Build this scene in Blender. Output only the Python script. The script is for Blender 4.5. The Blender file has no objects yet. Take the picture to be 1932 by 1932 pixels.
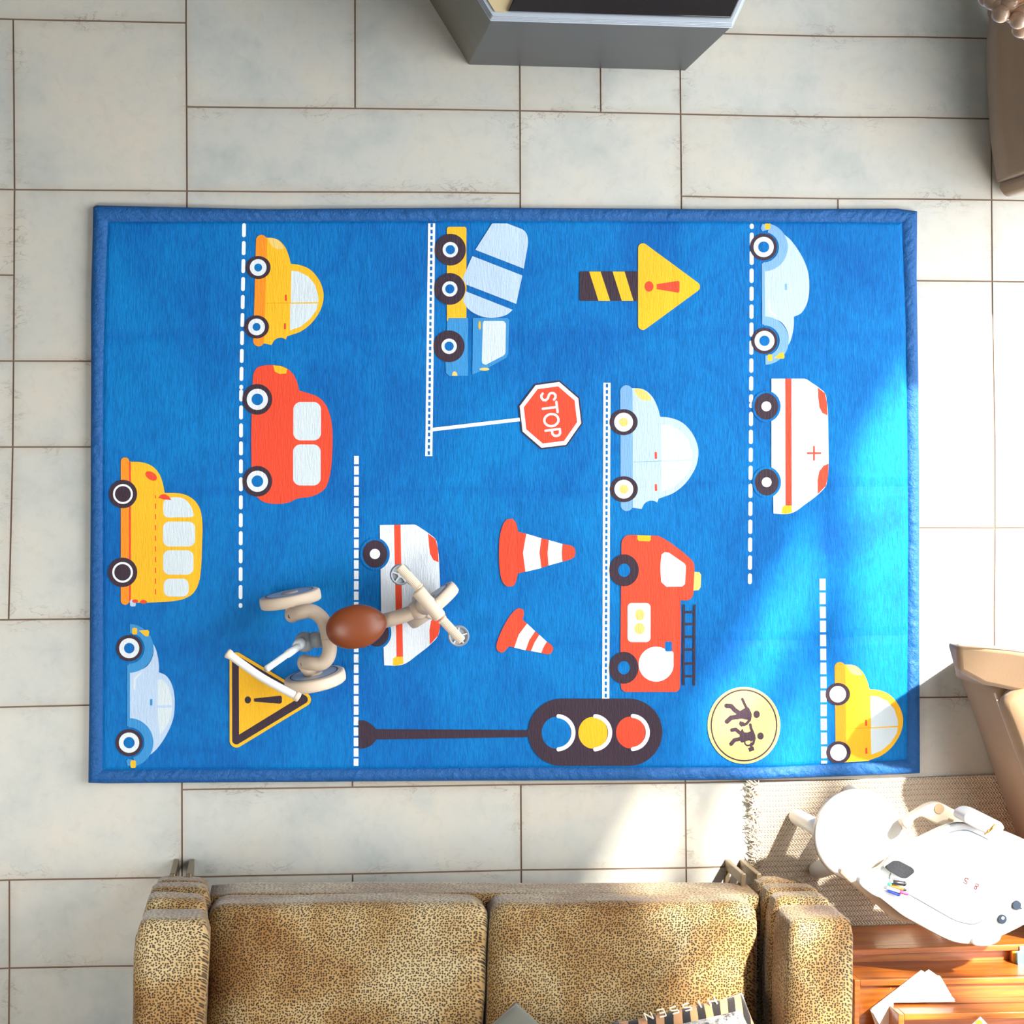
import bpy, bmesh, math, random
import numpy as np
from mathutils import Vector, Matrix, noise
random.seed(7)
C = bpy.context.scene.collection
SC = bpy.context.scene

# ------------------------------------------------------------------ camera
FPX, PPX, PPY = 3729.3, 1016.6, 654.7
H = 4.742
def _rot():
    a, b, c = -.0543, -.1301, -.0063
    cx, sx, cy, sy, cz, sz = math.cos(a), math.sin(a), math.cos(b), math.sin(b), math.cos(c), math.sin(c)
    return (np.array([[1, 0, 0], [0, cx, -sx], [0, sx, cx]]) @ np.array([[cy, 0, sy], [0, 1, 0], [-sy, 0, cy]])
            @ np.array([[cz, -sz, 0], [sz, cz, 0], [0, 0, 1]]))
RM = _rot()
cam_d = bpy.data.cameras.new('camera')
cam = bpy.data.objects.new('camera', cam_d)
C.objects.link(cam)
r0, r1, r2 = RM
cam.matrix_world = Matrix(((r0[0], -r1[0], -r2[0], 0), (-r0[1], r1[1], r2[1], 0), (-r0[2], r1[2], r2[2], H), (0, 0, 0, 1)))
cam_d.sensor_width = 36
cam_d.lens = FPX * 36 / 1932
cam_d.shift_x = (966 - PPX) / 1932
cam_d.shift_y = (PPY - 966) / 1932
cam_d.clip_end = 60
SC.camera = cam

def F(u, v, z=0.0):
    """point of the room, at height z, that the photo shows at pixel (u, v)"""
    d = RM.T @ np.array([(u - PPX) / FPX, (v - PPY) / FPX, 1.0])
    s = (H - z) / d[2]
    return Vector((d[0] * s, -d[1] * s, z))

# ------------------------------------------------------------------ world, sun, window light, exposure
SC.view_settings.view_transform = 'Standard'
SC.view_settings.look = 'None'
SC.view_settings.gamma = 1
SC.view_settings.use_curve_mapping = False
SC.view_settings.exposure = 0.0
w = bpy.data.worlds.new('world')
SC.world = w
w.use_nodes = True
w.node_tree.nodes['Background'].inputs[0].default_value = (.86, .93, 1.0, 1)
w.node_tree.nodes['Background'].inputs[1].default_value = .06

SUN = Vector((-.45, -.75, -1.0))
sun_d = bpy.data.lights.new('sun', 'SUN')
sun_d.energy = 19
sun_d.color = (1.0, .93, .82)
sun_d.angle = math.radians(1.6)
sun = bpy.data.objects.new('sun', sun_d)
C.objects.link(sun)
sun.rotation_euler = SUN.to_track_quat('-Z', 'Y').to_euler()
sun.location = (3, 4, 5)

WX = 2.75      # the window wall
def area(name, loc, rot, sx, sy, e, col):
    d = bpy.data.lights.new(name, 'AREA')
    d.shape = 'RECTANGLE'; d.size = sx; d.size_y = sy; d.energy = e; d.color = col
    o = bpy.data.objects.new(name, d); C.objects.link(o)
    o.location = loc; o.rotation_euler = rot
    return o
# daylight falling in through the tall window on the right
area('window_daylight', (WX - .12, .05, 1.95), (0, math.radians(70), 0), 2.9, 3.2, 222, (.94, .98, 1.0))
# and an added fill, no real lamp, brightening the lower left floor
area('lower_left_fill', (-1.05, -.95, 2.1), (0, math.radians(-8), 0), .9, .9, 31, (1.0, .975, .92))

# ------------------------------------------------------------------ helpers
def s2l(c):
    out = []
    for v in c:
        v = v / 255.0
        out.append(v / 12.92 if v <= .04045 else ((v + .055) / 1.055) ** 2.4)
    return tuple(out)

def link(name, me, mats, parent=None, smooth=False):
    o = bpy.data.objects.new(name, me)
    for m in (mats if isinstance(mats, (list, tuple)) else [mats]):
        me.materials.append(m)
    if smooth:
        me.polygons.foreach_set('use_smooth', [True] * len(me.polygons))
    C.objects.link(o)
    if parent is not None:
        o.parent = parent
        o.matrix_parent_inverse = Matrix.Translation(-parent.location)
    return o

def tag(o, label=None, cat=None, group=None, kind=None):
    if label: o['label'] = label
    if cat: o['category'] = cat
    if group: o['group'] = group
    if kind: o['kind'] = kind
    return o

def thing(name, label, cat, loc, group=None):
    o = bpy.data.objects.new(name, None)
    o.empty_display_size = .1
    C.objects.link(o)
    o.location = loc
    return tag(o, label, cat, group)

def bm_obj(name, bm, mats, parent=None, smooth=False, bevel=0, seg=3, recalc=True):
    if recalc:
        bmesh.ops.recalc_face_normals(bm, faces=bm.faces)
    me = bpy.data.meshes.new(name)
    bm.to_mesh(me); bm.free()
    o = link(name, me, mats, parent, smooth or bevel > 0)
    if bevel:
        md = o.modifiers.new('bevel', 'BEVEL'); md.width = bevel; md.segments = seg
        md.limit_method = 'ANGLE'; md.angle_limit = math.radians(40)
        me.set_sharp_from_angle(angle=math.radians(50))
    return o

def prism(bm, top, bottom):
    """solid between two matching rings of points"""
    n = len(top)
    a = [bm.verts.new(p) for p in top]
    b = [bm.verts.new(p) for p in bottom]
    bm.faces.new(a)
    bm.faces.new(b[::-1])
    for i in range(n):
        bm.faces.new((a[i], b[i], b[(i + 1) % n], a[(i + 1) % n]))

def slab(bm, pts, z0, z1):
    prism(bm, [Vector((p[0], p[1], z1)) for p in pts], [Vector((p[0], p[1], z0)) for p in pts])

def box(bm, c, s, rz=0, rx=0, ry=0):
    M = Matrix.Translation(c) @ Matrix.Rotation(rz, 4, 'Z') @ Matrix.Rotation(ry, 4, 'Y') @ Matrix.Rotation(rx, 4, 'X')
    hx, hy, hz = s[0] / 2, s[1] / 2, s[2] / 2
    t = [M @ Vector((x * hx, y * hy, hz)) for x, y in ((-1, -1), (1, -1), (1, 1), (-1, 1))]
    b = [M @ Vector((x * hx, y * hy, -hz)) for x, y in ((-1, -1), (1, -1), (1, 1), (-1, 1))]
    prism(bm, t, b)

def puff(bm, c, s, r, rz=0, bulge=0, cuts=14, warp=0, rx=0, ry=0, seed=0.0):
    """soft rounded box with a crown on it"""
    tmp = bmesh.new()
    bmesh.ops.create_cube(tmp, size=2)
    bmesh.ops.subdivide_edges(tmp, edges=tmp.edges, cuts=cuts, use_grid_fill=True)
    M = Matrix.Translation(c) @ Matrix.Rotation(rz, 4, 'Z') @ Matrix.Rotation(ry, 4, 'Y') @ Matrix.Rotation(rx, 4, 'X')
    h = Vector(s) / 2
    for v in tmp.verts:
        q = v.co.copy()
        # spread more points near the edges
        q = Vector([math.copysign(abs(t) ** .8, t) for t in q])
        p = Vector((q.x * h.x, q.y * h.y, q.z * h.z))
        inner = Vector([max(-(h[i] - r), min(h[i] - r, p[i])) for i in range(3)])
        d = p - inner
        if d.length > 1e-9:
            p = inner + d.normalized() * r if (abs(q.x) > .999 or abs(q.y) > .999 or abs(q.z) > .999) else p
        fx, fy = 1 - min(1, abs(p.x / h.x)) ** 2.4, 1 - min(1, abs(p.y / h.y)) ** 2.4
        p.z += bulge * fx * fy * (1 if p.z > 0 else -.3)
        if warp:
            n = noise.noise_vector(Vector((p.x * 7 + seed, p.y * 7, p.z * 7)))
            p += n * warp
        v.co = M @ p
    idx = {v: bm.verts.new(v.co) for v in tmp.verts}
    for f in tmp.faces:
        bm.faces.new([idx[v] for v in f.verts])
    tmp.free()

def ring_pts(c, axis, r, n, ref=None):
    axis = axis.normalized()
    u = axis.orthogonal().normalized() if ref is None else (ref - axis * ref.dot(axis)).normalized()
    v = axis.cross(u)
    return [c + (u * math.cos(2 * math.pi * i / n) + v * math.sin(2 * math.pi * i / n)) * r for i in range(n)]

def tube(bm, path, rad, n=16, caps=True, ry=None):
    path = [Vector(p) for p in path]
    rads = rad if isinstance(rad, (list, tuple)) else [rad] * len(path)
    rings = []
    ref = None
    for i, p in enumerate(path):
        t = (path[min(i + 1, len(path) - 1)] - path[max(i - 1, 0)]).normalized()
        if ref is None:
            ref = t.orthogonal().normalized()
        ref = (ref - t * ref.dot(t)).normalized()
        rings.append([bm.verts.new(q) for q in ring_pts(p, t, rads[i], n, ref)])
    for a, b in zip(rings, rings[1:]):
        for i in range(n):
            bm.faces.new((a[i], a[(i + 1) % n], b[(i + 1) % n], b[i]))
    if caps:
        bm.faces.new(rings[0][::-1]); bm.faces.new(rings[-1])

def spline(pts, k=8):
    pts = [Vector(p) for p in pts]
    out = []
    P = [pts[0]] + pts + [pts[-1]]
    for i in range(1, len(P) - 2):
        a, b, c, d = P[i - 1], P[i], P[i + 1], P[i + 2]
        for j in range(k):
            t = j / k
            out.append(.5 * ((2 * b) + (c - a) * t + (2 * a - 5 * b + 4 * c - d) * t * t + (3 * b - a - 3 * c + d) * t ** 3))
    out.append(pts[-1])
    return out

def lathe(bm, c, axis, prof, n=40):
    """prof: (distance along axis, radius) list"""
    axis = Vector(axis).normalized(); c = Vector(c)
    ref = axis.orthogonal().normalized()
    rings = []
    for h, r in prof:
        rings.append([bm.verts.new(q) for q in ring_pts(c + axis * h, axis, max(r, 1e-4), n, ref)])
    for a, b in zip(rings, rings[1:]):
        for i in range(n):
            bm.faces.new((a[i], a[(i + 1) % n], b[(i + 1) % n], b[i]))
    if prof[0][1] < .002 or True:
        bm.faces.new(rings[0][::-1]); bm.faces.new(rings[-1])

def ellipsoid(bm, c, s, M=None, u=32, v=20):
    tmp = bmesh.new()
    bmesh.ops.create_uvsphere(tmp, u_segments=u, v_segments=v, radius=1)
    for q in tmp.verts:
        p = Vector((q.co.x * s[0], q.co.y * s[1], q.co.z * s[2]))
        q.co = (M @ p if M else p) + Vector(c)
    idx = {q: bm.verts.new(q.co) for q in tmp.verts}
    for f in tmp.faces:
        bm.faces.new([idx[q] for q in f.verts])
    tmp.free()

# ------------------------------------------------------------------ materials
def mat(name, rgb, rough=.6, metal=0, sheen=0, spec=.5, coat=0):
    m = bpy.data.materials.new(name); m.use_nodes = True
    b = m.node_tree.nodes['Principled BSDF']
    b.inputs['Base Color'].default_value = (*s2l(rgb), 1)
    b.inputs['Roughness'].default_value = rough
    b.inputs['Metallic'].default_value = metal
    b.inputs['Specular IOR Level'].default_value = spec
    b.inputs['Sheen Weight'].default_value = sheen
    b.inputs['Sheen Roughness'].default_value = .4
    b.inputs['Coat Weight'].default_value = coat
    return m

class NT:
    def __init__(s, m):
        s.t = m.node_tree; s.b = s.t.nodes['Principled BSDF']
    def n(s, typ, **kw):
        x = s.t.nodes.new(typ)
        for k, v in kw.items():
            if k.startswith('_'): setattr(x, k[1:], v)
            else: x.inputs[k.replace('__', ' ')].default_value = v
        return x
    def l(s, a, b): s.t.links.new(a, b)
    def math(s, op, a, b=None, c=None):
        x = s.t.nodes.new('ShaderNodeMath'); x.operation = op
        for i, v in enumerate((a, b, c)):
            if v is None: continue
            if isinstance(v, (int, float)): x.inputs[i].default_value = v
            else: s.l(v, x.inputs[i])
        return x.outputs[0]
    def ramp(s, f, stops, interp='LINEAR'):
        x = s.t.nodes.new('ShaderNodeValToRGB'); x.color_ramp.interpolation = interp
        e = x.color_ramp.elements
        while len(e) < len(stops): e.new(.5)
        for q, (p, c) in zip(e, stops):
            q.position = p
            q.color = (*s2l(c), 1) if len(c) == 3 and max(c) > 2 else (*c[:3], 1)
        s.l(f, x.inputs[0]); return x.outputs[0]
    def mix(s, f, a, b, mode='MIX'):
        x = s.t.nodes.new('ShaderNodeMix'); x.data_type = 'RGBA'; x.blend_type = mode
        for sock, v in ((x.inputs[0], f), (x.inputs[6], a), (x.inputs[7], b)):
            if isinstance(v, (int, float)): sock.default_value = v
            elif isinstance(v, tuple): sock.default_value = (*v, 1)
            else: s.l(v, sock)
        return x.outputs[2]
    def coords(s, scale=(1, 1, 1), rot=(0, 0, 0), out='Object'):
        tc = s.t.nodes.new('ShaderNodeTexCoord'); mp = s.t.nodes.new('ShaderNodeMapping')
        mp.inputs['Scale'].default_value = scale; mp.inputs['Rotation'].default_value = rot
        s.l(tc.outputs[out], mp.inputs[0]); return mp.outputs[0]
    def noise(s, vec, scale, detail=4, rough=.55, dist=0):
        x = s.n('ShaderNodeTexNoise', Scale=scale, Detail=detail, Roughness=rough, Distortion=dist)
        s.l(vec, x.inputs['Vector']); return x.outputs['Fac']
    def bump(s, h, strength, dist, normal=None):
        x = s.n('ShaderNodeBump', Strength=strength, Distance=dist)
        s.l(h, x.inputs['Height'])
        if normal is not None: s.l(normal, x.inputs['Normal'])
        return x.outputs[0]

# --- floor tile
def floor_materials():
    m = mat('glazed_stone_tile', (200, 198, 190), .42, spec=.4)
    t = NT(m)
    v = t.coords()
    at = t.n('ShaderNodeAttribute', _attribute_name='tint')
    ea = t.n('ShaderNodeAttribute', _attribute_name='edge_a')
    eb = t.n('ShaderNodeAttribute', _attribute_name='edge_b')
    sa = t.n('ShaderNodeSeparateXYZ'); sb = t.n('ShaderNodeSeparateXYZ')
    t.l(ea.outputs['Vector'], sa.inputs[0]); t.l(eb.outputs['Vector'], sb.inputs[0])
    d = t.math('MINIMUM', t.math('MINIMUM', sa.outputs[0], sa.outputs[1]), t.math('MINIMUM', sb.outputs[0], sb.outputs[1]))
    n1 = t.noise(v, 3.2, 5, .6); n2 = t.noise(v, 30, 6, .7, .6)
    vs = t.coords((16, 34, 1)); n3 = t.noise(vs, 1, 7, .62, .5)
    base = t.ramp(n1, [(.3, (166, 171, 168)), (.48, (188, 187, 180)), (.62, (196, 190, 178)), (.75, (176, 179, 175))])
    base = t.mix(.75, base, at.outputs['Color'], 'MULTIPLY')
    # worn, stained rims of each tile
    rim = t.math('SUBTRACT', 1.0, t.math('MULTIPLY', d, 42))
    rim = t.math('MULTIPLY', t.math('MAXIMUM', rim, 0.0), t.math('MULTIPLY', n3, 1.3))
    cr = t.ramp(n3, [(.50, (0, 0, 0)), (.52, (1, 1, 1)), (.54, (0, 0, 0))])
    rim2 = t.math('MAXIMUM', t.math('SUBTRACT', 1.0, t.math('MULTIPLY', d, 24)), 0.0)
    crack = t.math('MULTIPLY', cr, t.math('MULTIPLY', rim2, t.ramp(t.noise(v, 7, 3), [(.48, (0, 0, 0)), (.62, (.8, .8, .8))])))
    base = t.mix(t.math('MULTIPLY', rim, .5), base, s2l((170, 158, 143)))
    base = t.mix(crack, base, s2l((120, 104, 88)))
    fine = t.ramp(n2, [(.35, (.86, .86, .86)), (.5, (1, 1, 1)), (.7, (1.0, 1.0, 1.0))])
    base = t.mix(.45, base, fine, 'MULTIPLY')
    t.l(base, t.b.inputs['Base Color'])
    t.l(t.bump(n2, .12, .002), t.b.inputs['Normal'])
    g = mat('brown_grout', (120, 98, 82), .9)
    return [m, g]

# --- pile of the play rug: one look, many print colours
def pile_material(name, rgb, base=False):
    m = mat(name, rgb, .6, sheen=.03 if base else .08, spec=.16 if base else .3)
    t = NT(m)
    v = t.coords((1, .16, 1)); v2 = t.coords()
    crinkle = t.noise(v, 230, 3, .6, .5)
    nap = t.noise(v2, 500, 2, .6)
    quilt = t.noise(t.coords((1.2, 1.2, 1)), 5.0, 3, .5, .3)
    # stitched quilting creases running across and along
    cw = t.n('ShaderNodeSeparateXYZ'); t.l(v2, cw.inputs[0])
    def crease(sock, period, off, width):
        wob = t.math('MULTIPLY', t.math('SUBTRACT', t.noise(v2, 2.2, 2), .5), .05)
        p = t.math('ADD', t.math('ADD', sock, off), wob)
        f = t.math('ABSOLUTE', t.math('SUBTRACT', t.math('FRACT', t.math('DIVIDE', p, period)), .5))
        return t.math('MAXIMUM', t.math('SUBTRACT', 1.0, t.math('MULTIPLY', f, period / width)), 0.0)
    c1 = crease(cw.outputs[1], .37, 3.7 + .27, .022)
    c2 = crease(cw.outputs[0], .38, 3.8, .016)
    hgt = t.math('ADD', t.math('MULTIPLY', crinkle, 1.0), t.math('MULTIPLY', nap, .35))
    hgt = t.math('SUBTRACT', hgt, t.math('MULTIPLY', t.math('ADD', c1, t.math('MULTIPLY', c2, .5)), .9))
    nb = t.bump(hgt, .75, .0022)
    nb = t.bump(quilt, .5, .008, nb)
    t.l(nb, t.b.inputs['Normal'])
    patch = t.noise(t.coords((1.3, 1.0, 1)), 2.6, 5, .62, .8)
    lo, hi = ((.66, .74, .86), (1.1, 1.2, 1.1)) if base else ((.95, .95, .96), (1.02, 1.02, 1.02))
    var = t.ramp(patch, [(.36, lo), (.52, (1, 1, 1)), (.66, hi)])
    col = t.mix(1.0, s2l(rgb), var, 'MULTIPLY')
    if base:
        # crease shade and crinkle highlights are painted into the blue
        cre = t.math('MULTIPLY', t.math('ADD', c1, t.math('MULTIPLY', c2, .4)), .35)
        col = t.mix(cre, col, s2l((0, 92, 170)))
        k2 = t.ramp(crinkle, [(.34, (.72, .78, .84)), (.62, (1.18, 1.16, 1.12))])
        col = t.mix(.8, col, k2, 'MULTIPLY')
    t.l(col, t.b.inputs['Base Color'])
    return m

def border_material():
    m = mat('blue_cotton_binding', (0, 84, 150), .6, sheen=.03)
    t = NT(m); v = t.coords((1, 1, 1), (0, 0, .6))
    t.l(t.bump(t.noise(v, 120, 4, .6, .8), .9, .004), t.b.inputs['Normal'])
    return m

def cheetah():
    m = mat('cheetah_velvet', (190, 158, 110), .7, sheen=.3, spec=.2)
    t = NT(m); v = t.coords((1, 1, 1))
    sx = t.n('ShaderNodeSeparateXYZ'); t.l(v, sx.inputs[0])
    cb = t.n('ShaderNodeCombineXYZ')
    t.l(t.math('ADD', sx.outputs[0], t.math('MULTIPLY', sx.outputs[2], .7)), cb.inputs[0])
    t.l(t.math('SUBTRACT', sx.outputs[1], t.math('MULTIPLY', sx.outputs[2], .7)), cb.inputs[1])
    vo = t.n('ShaderNodeTexVoronoi', _voronoi_dimensions='2D', Scale=185.0, Randomness=.75)
    t.l(cb.outputs[0], vo.inputs['Vector'])
    n1 = t.noise(v, 5, 4, .6, .3)
    ground = t.ramp(n1, [(.35, (138, 98, 52)), (.5, (166, 134, 86)), (.65, (188, 166, 124))])  # pale and brown mottling paints velvet sheen into the ground colour
    dot = t.ramp(vo.outputs['Distance'], [(.31, (1, 1, 1)), (.41, (0, 0, 0))])
    n2 = t.noise(v, 60, 2)
    dot = t.math('MULTIPLY', dot, t.math('ADD', .62, t.math('MULTIPLY', n2, .5)))
    col = t.mix(dot, ground, s2l((34, 20, 14)))
    t.l(col, t.b.inputs['Base Color'])
    t.l(t.bump(t.noise(v, 9, 3, .5), .35, .012), t.b.inputs['Normal'])
    return m

def wood(name='cherry_wood', rot=(0, 0, 0)):
    m = mat(name, (190, 105, 40), .38, coat=.2)
    t = NT(m); v = t.coords((1.4, 9, 9), rot)
    n1 = t.noise(v, 2.0, 6, .6, 1.6)
    v2 = t.coords((6, 160, 160), rot)
    n2 = t.noise(v2, 1, 4, .6)
    wv = t.n('ShaderNodeTexWave', Scale=2.4, Distortion=9.0, Detail=3.0, _bands_direction='Y')
    t.l(v, wv.inputs['Vector'])
    f = t.math('ADD', t.math('MULTIPLY', n1, .5), t.math('ADD', t.math('MULTIPLY', wv.outputs['Fac'], .16), t.math('MULTIPLY', n2, .28)))
    col = t.ramp(f, [(.25, (138, 70, 22)), (.5, (172, 96, 30)), (.75, (194, 122, 44))])
    t.l(col, t.b.inputs['Base Color'])
    return m

def jute():
    m = mat('braided_jute', (205, 184, 158), .9, sheen=.1, spec=.1)
    t = NT(m); v = t.coords()
    sp = t.n('ShaderNodeSeparateXYZ')
    wob = t.n('ShaderNodeTexNoise', Scale=6.0); t.l(v, wob.inputs['Vector'])
    add = t.n('ShaderNodeVectorMath', _operation='MULTIPLY_ADD')
    t.l(wob.outputs['Color'], add.inputs[0]); add.inputs[1].default_value = (.01, .01, 0); t.l(v, add.inputs[2])
    t.l(add.outputs[0], sp.inputs[0])
    x, y = sp.outputs[0], sp.outputs[1]
    row = t.math('FRACT', t.math('DIVIDE', y, .0125))
    ch = t.math('ABSOLUTE', t.math('SUBTRACT', row, .5))
    st = t.math('FRACT', t.math('DIVIDE', t.math('ADD', x, t.math('MULTIPLY', ch, .013)), .0075))
    s1 = t.math('ABSOLUTE', t.math('SUBTRACT', st, .5))
    edge = t.math('MULTIPLY', t.math('ABSOLUTE', t.math('SUBTRACT', ch, .25)), 1.0)
    hgt = t.math('SUBTRACT', t.math('MULTIPLY', s1, -1.6), t.math('MULTIPLY', t.math('POWER', t.math('MULTIPLY', ch, 2.0), 6.0), .45))
    fib = t.noise(v, 350, 3, .7)
    k = t.math('ADD', t.math('ADD', hgt, 1.0), t.math('MULTIPLY', fib, .4))
    col = t.ramp(k, [(.0, (150, 126, 102)), (.35, (204, 182, 156)), (.9, (234, 218, 196))])
    big = t.noise(v, 5, 3)
    col = t.mix(.5, col, t.ramp(big, [(.35, (.84, .84, .86)), (.65, (1.06, 1.04, 1.02))]), 'MULTIPLY')
    t.l(col, t.b.inputs['Base Color'])
    t.l(t.bump(k, .9, .004), t.b.inputs['Normal'])
    return m

def soft(name, rgb, rough=.8, sheen=.3, amt=.15, scale=60, bd=.002, spec=.25, sc2=6):
    m = mat(name, rgb, rough, sheen=sheen, spec=spec)
    t = NT(m); v = t.coords()
    n = t.noise(v, scale, 4, .6); n2 = t.noise(v, sc2, 3, .5)
    var = t.ramp(n2, [(.3, (1 - amt,) * 3), (.7, (1 + amt,) * 3)])
    t.l(t.mix(1.0, s2l(rgb), var, 'MULTIPLY'), t.b.inputs['Base Color'])
    t.l(t.bump(n, .3, bd), t.b.inputs['Normal'])
    return m

M_FLOOR = floor_materials()
M_CHEETAH = cheetah()
M_WOOD = wood()
M_JUTE = jute()
M_JUTE_F = soft('cream_jute_yarn', (226, 212, 190), .9, .2, .2, 300)
M_BROWN = soft('taupe_velvet', (152, 124, 95), .75, .35, .1, 120, .001)
M_PIPE = mat('cream_piping', (225, 208, 184), .7)
M_BEIGE = soft('beige_rubber_plastic', (224, 204, 182), .55, 0, .03, 200, .0004, .4)
M_BEIGE2 = soft('warm_grey_beige_paint', (200, 180, 160), .5, 0, .03, 200, .0004, .4)
M_SADDLE = soft('brown_leather', (132, 66, 34), .38, 0, .08, 250, .0006, .5)
M_GREY = mat('grey_plastic', (150, 156, 162), .45)
M_LGREY = mat('light_grey_plastic', (196, 203, 208), .4)
M_DARKG = mat('dark_gap', (58, 60, 66), .6)
M_WHITE = soft('white_plastic', (222, 222, 220), .35, 0, .01, 30, .0002, .5)
M_CREAM = soft('cream_plastic', (206, 190, 168), .45, 0, .02, 30, .0002, .5)
M_BOARD = mat('glossy_white_board', (236, 236, 236), .15)
M_NAVY = mat('navy_plastic', (22, 36, 54), .4)
M_RED = mat('red_marker_ink', (150, 18, 22), .4)
M_FELT = soft('grey_felt', (50, 51, 55), .95, .1, .2, 900, .001, .1, 300)
M_BRONZE = mat('aged_bronze', (128, 112, 88), .4, .7)
M_STEEL = soft('grey_powder_coat', (70, 73, 76), .42, 0, .05, 60, .0003, .5)
M_BRNSTEEL = soft('olive_grey_powder_coat', (108, 104, 90), .45, 0, .08, 60, .0003, .5)
M_BLACK = mat('black_glass', (28, 26, 30), .12, coat=.6)
M_CLEAR = mat('glass_edge', (170, 178, 188), .15)
M_WALL = soft('white_plaster', (226, 224, 218), .9, 0, .03, 40, .001)
M_TAN = soft('sand_stone', (196, 176, 138), .8, 0, .08, 80)
M_PAPER = mat('white_paper', (246, 246, 246), .7)
M_BEAD = mat('peach_glass', (250, 214, 186), .25, coat=.5)
M_BEAD.node_tree.nodes['Principled BSDF'].inputs['Transmission Weight'].default_value = .12

# ------------------------------------------------------------------ floor
LPT = [(-2, -2, 22, 38), (0, -2, 348, 44), (-2, 0, 27, 359), (0, 0, 354, 360), (0, -1, 353, 202), (4, -1, 981, 209), (6, -1, 1285, 215),
       (4, 0, 982, 363.5), (6, 0, 1286, 371), (10, 0, 1870, 377), (10, 1, 1871, 532), (2, -1, 670, 204), (-2, 1, 26, 520), (-2, 2, 26, 682),
       (-2, 3, 25, 843), (-2, 5, 15, 1169), (-2, 8, 16, 1661), (-2, 9, 22, 1822), (0, 7, 341, 1489), (4, 7, 982, 1481), (0, 3, 350, 843),
       (6, 7, 1293, 1477), (2, 7, 664, 1485), (0, 8, 345, 1655), (4, 8, 984, 1640), (5, -1, 1133, 212), (10, -2, 1873, 71), (6, -2, 1282, 60),
       (10, -1, 1871, 223), (10, 6, 1875, 1315), (10, 7, 1878, 1475), (6, 8, 1296, 1640)]
_A = np.array([[1, i, j] for i, j, *_ in LPT], float)
_W = np.array([F(u, v)[:2] for _, _, u, v in LPT])
_cf = np.linalg.lstsq(_A, _W, rcond=None)[0]
_res = _W - _A @ _cf
def lat(i, j):
    d2 = ((_A[:, 1] - i) ** 2 + (_A[:, 2] - j) ** 2) / 1.3 ** 2
    k = np.exp(-d2)
    p = np.array([1, i, j]) @ _cf + (k[:, None] * _res).sum(0) / (k.sum() + .25)
    return Vector((p[0], p[1], 0))

TILES = [(-4, -4, 0, -2), (-4, -2, -2, 0), (-2, -2, 0, 0), (0, -3, 2, -1), (2, -3, 4, -1), (0, -1, 4, 0), (4, -2, 5, -1), (5, -2, 6, -1),
         (4, -1, 6, 1), (4, -4, 6, -2), (6, -2, 10, -1), (6, -1, 10, 0), (6, -3, 10, -2), (-4, 0, -2, 1), (-4, 1, -2, 2), (-2, 0, 0, 2),
         (-4, 2, -2, 3), (-2, 2, 0, 3), (-4, 3, -2, 5), (-2, 3, 0, 5), (-4, 5, 0, 6), (-4, 6, 0, 8), (-4, 8, -2, 9), (-2, 8, 2, 9),
         (-4, 9, -2, 11), (-2, 9, 2, 11), (0, 7, 4, 8), (4, 7, 6, 8), (0, 6, 2, 7), (2, 6, 6, 7), (6, 6, 10, 7), (6, 7, 10, 8),
         (8, 0, 10, 1), (8, 1, 10, 4), (8, 4, 10, 6), (10, -2, 12, 0), (10, 0, 12, 1), (10, 1, 12, 4), (10, 4, 14, 6), (10, 6, 12, 8), (0, 0, 4, 2)]
I0, I1, J0, J1 = -9, 19, -9, 17
occ = set()
for a, b, c, d in TILES:
    for i in range(a, c):
        for j in range(b, d): occ.add((i, j))
rt = random.Random(3)
for j in range(J0, J1):
    for i in range(I0, I1):
        if (i, j) in occ: continue
        for wd, hg in rt.sample([(4, 2), (2, 2), (4, 1), (2, 1)], 4) + [(1, 1)]:
            cells = [(i + a, j + b) for a in range(wd) for b in range(hg)]
            if all(c not in occ and c[0] < I1 and c[1] < J1 for c in cells):
                occ.update(cells); TILES.append((i, j, i + wd, j + hg)); break

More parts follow.
